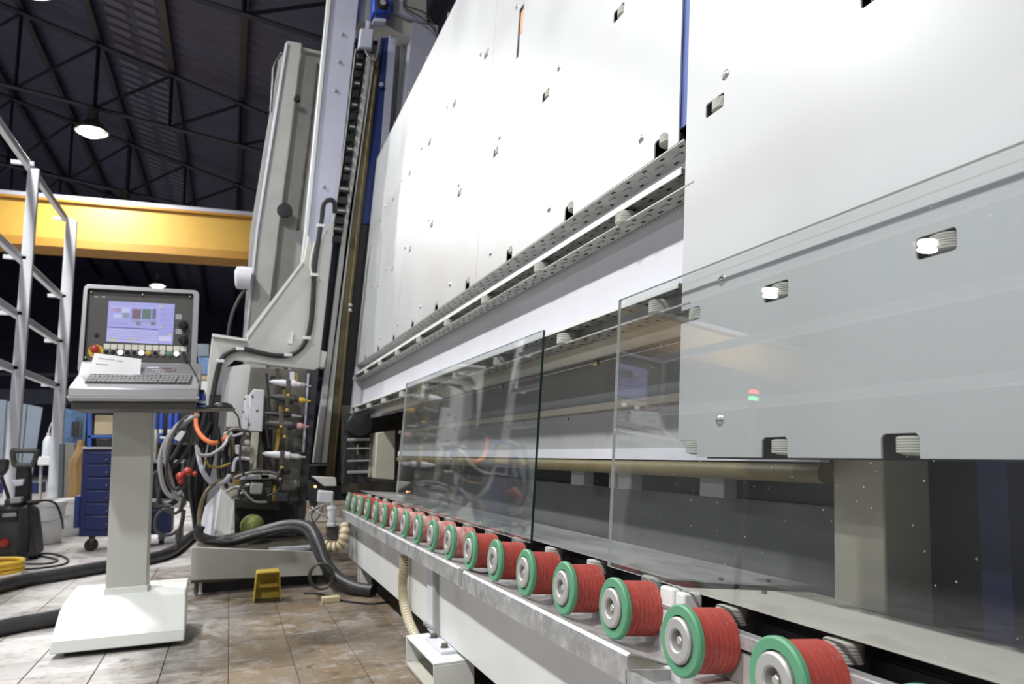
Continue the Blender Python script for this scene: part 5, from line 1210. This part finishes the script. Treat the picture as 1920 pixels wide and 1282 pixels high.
# things between rack and trolley
rs_ = random.Random(3)
q = P(143, 905, -9.75); zt_ = P(145, 824, -9.75)[2]
sk_ = MB().tube([(q[0], q[1] + 0.012 * rs_.uniform(-1, 1) + (0.03 if t > .8 else 0), zt_ * t) for t in (0, .08, .2, .35, .5, .62, .75, .86, .94, 1.0)], [0.07, 0.085, 0.088, 0.082, 0.086, 0.080, 0.084, 0.070, 0.04, 0.028], n=9)
sk_.v = [(v[0] + rs_.uniform(-.008, .008), v[1] + rs_.uniform(-.008, .008), v[2]) for v in sk_.v]
tag(sk_.build('paper_sack', M['kraft'], None, smooth=20), 'brown kraft paper sack with a twisted top beside the blue trolley', 'sack')
tag(MB().plate([(111, 832), (120, 832), (117, 972), (107, 972)], -9.95, 0.12).ground().build('grey_board', M['sheetgrey'], None, bevel=0.004), 'narrow dark grey board standing right behind the rack post', 'board')
tag(MB().plate([(122, 830), (140, 832), (136, 970), (119, 970)], -9.95, 0.12).ground().build('grey_board', M['rearcol'], None, bevel=0.004), 'wider light grey board between rack post and paper sack', 'board')
pb = thing('poster_board', 'blue and grey display board behind the trolley', 'board', (-10, -1.4, 1))
MB().plate([(122, 765), (162, 775), (158, 835), (118, 832)], -10.5, 0.05).build('board_sheet', M['posterblue'], pb)
for u in (135, 142, 149): MB().plate([(u, 790), (u + 4, 790), (u + 3, 818), (u - 2, 818)], -10.44, 0.04).build('hung_tool', M['darksteel'], pb)
MB().plate([(118, 832), (126, 832), (124, 975), (116, 975)], -10.5, 0.05).ground(0,.2).build('board_stand', M['rearcol'], pb)
wt = thing('side_table', 'white side table behind the rack with a bottle on it', 'table', (-10.5, -2.2, 0))
MB().plate([(70, 856), (97, 857), (97, 872), (70, 872)], -10.5, 0.5).build('table_top', M['white'], wt, bevel=0.006)
for u in (74, 92): MB().plate([(u, 872), (u + 4, 872), (u + 2, 968), (u - 2, 968)], -10.6, 0.06).ground(0, .2).build('table_leg', M['rearcol'], wt)
q = P(88, 856, -10.6)
bt = thing('clear_bottle', 'cloudy plastic bottle with a bent tube on the white side table', 'bottle', tuple(q))
MB().lathe([(0.0, 0.0), (0.055, 0.002), (0.055, 0.19), (0.03, 0.24), (0.02, 0.25), (0.02, 0.29), (0.0, 0.29)], q, n=16).build('bottle_body', M['bottle'], bt)
hose('bent_tube', [q + np.array(v_) for v_ in ((0, 0, 0.28), (0, 0.01, 0.36), (0, 0.05, 0.46), (0, 0.09, 0.52))], 0.008, M['bottle'], bt)
ss = thing('leaning_sheets', 'blue-grey sheets leaning in a stack far left behind the rack', 'sheets', (-12, -3.4, 0))
for i, px in enumerate(([(-60, 745), (12, 750), (2, 905), (-70, 905)], [(14, 752), (50, 758), (36, 905), (4, 905)], [(52, 758), (80, 764), (58, 905), (38, 905)])):
    MB().plate(px, -12.0 + 0.1 * i, 0.03).build('leaning_sheet', M['sheetgrey'], ss)
    z0 = P(20, 905, -12.0 + 0.1 * i)[2]
MB().plate([(-80, 905), (70, 905), (70, 925), (-80, 925)], -11.8, 0.5).build('sheet_trestle', M['cartblue'], ss)
for u in (-60, 55): MB().plate([(u, 925), (u + 8, 925), (u + 8, 948), (u, 948)], -11.9, 0.3).ground(0, .2).build('trestle_leg', M['cartblue'], ss)
fs = thing('far_shelf', 'far shelf with pale and blue cartons right of the console monitor', 'shelf', (-12, -0.4, 0))
for i, (u0, v0, u1, v1, m_) in enumerate(((370, 645, 392, 668, 'sheetgrey'), (372, 670, 392, 702, 'posterblue'), (370, 704, 392, 712, 'carton'), (370, 714, 396, 735, 'white'))):
    MB().plate([(u0, v0), (u1, v0), (u1, v1), (u0, v1)], -12.0, 0.3).build('shelf_carton', M[m_], fs, bevel=0.006)
MB().plate([(366, 735), (400, 735), (400, 740), (366, 740)], -11.9, 0.6).build('shelf_board', M['rearcol'], fs)
for u in (366, 398): MB().plate([(u, 640), (u + 3, 640), (u + 2, 953), (u - 1, 953)], -12.1, 0.06).ground(0, .2).build('shelf_upright', M['rearcol'], fs)
bpy.context.view_layer.update()

# slim signal pole left of the view; its two lights are seen mirrored in the glass
gp = thing('signal_pole', 'slim signal pole with a red and a green light, standing left of the console', 'signal', (-4.2, -1.53, 0))
MB().lathe([(0.12, 0.0), (0.12, 0.02), (0.02, 0.03), (0.018, 1.60), (0.0, 1.60)], (-4.2, -1.53, 0), n=16).build('pole', M['darksteel'], gp)
MB().lathe([(0.028, 1.60), (0.03, 1.625), (0.0, 1.626)], (-4.2, -1.53, 0), n=16).build('green_light', emit('green_signal_light', (0.1, 1.0, 0.35), 7.0), gp)
MB().lathe([(0.03, 1.626), (0.03, 1.645), (0.0, 1.646)], (-4.2, -1.53, 0), n=16).build('light_divider', M['black'], gp)
MB().lathe([(0.03, 1.646), (0.028, 1.672), (0.0, 1.68)], (-4.2, -1.53, 0), n=16).build('red_light', emit('red_signal_light', (1.0, 0.08, 0.04), 8.0), gp)
bpy.context.view_layer.update()
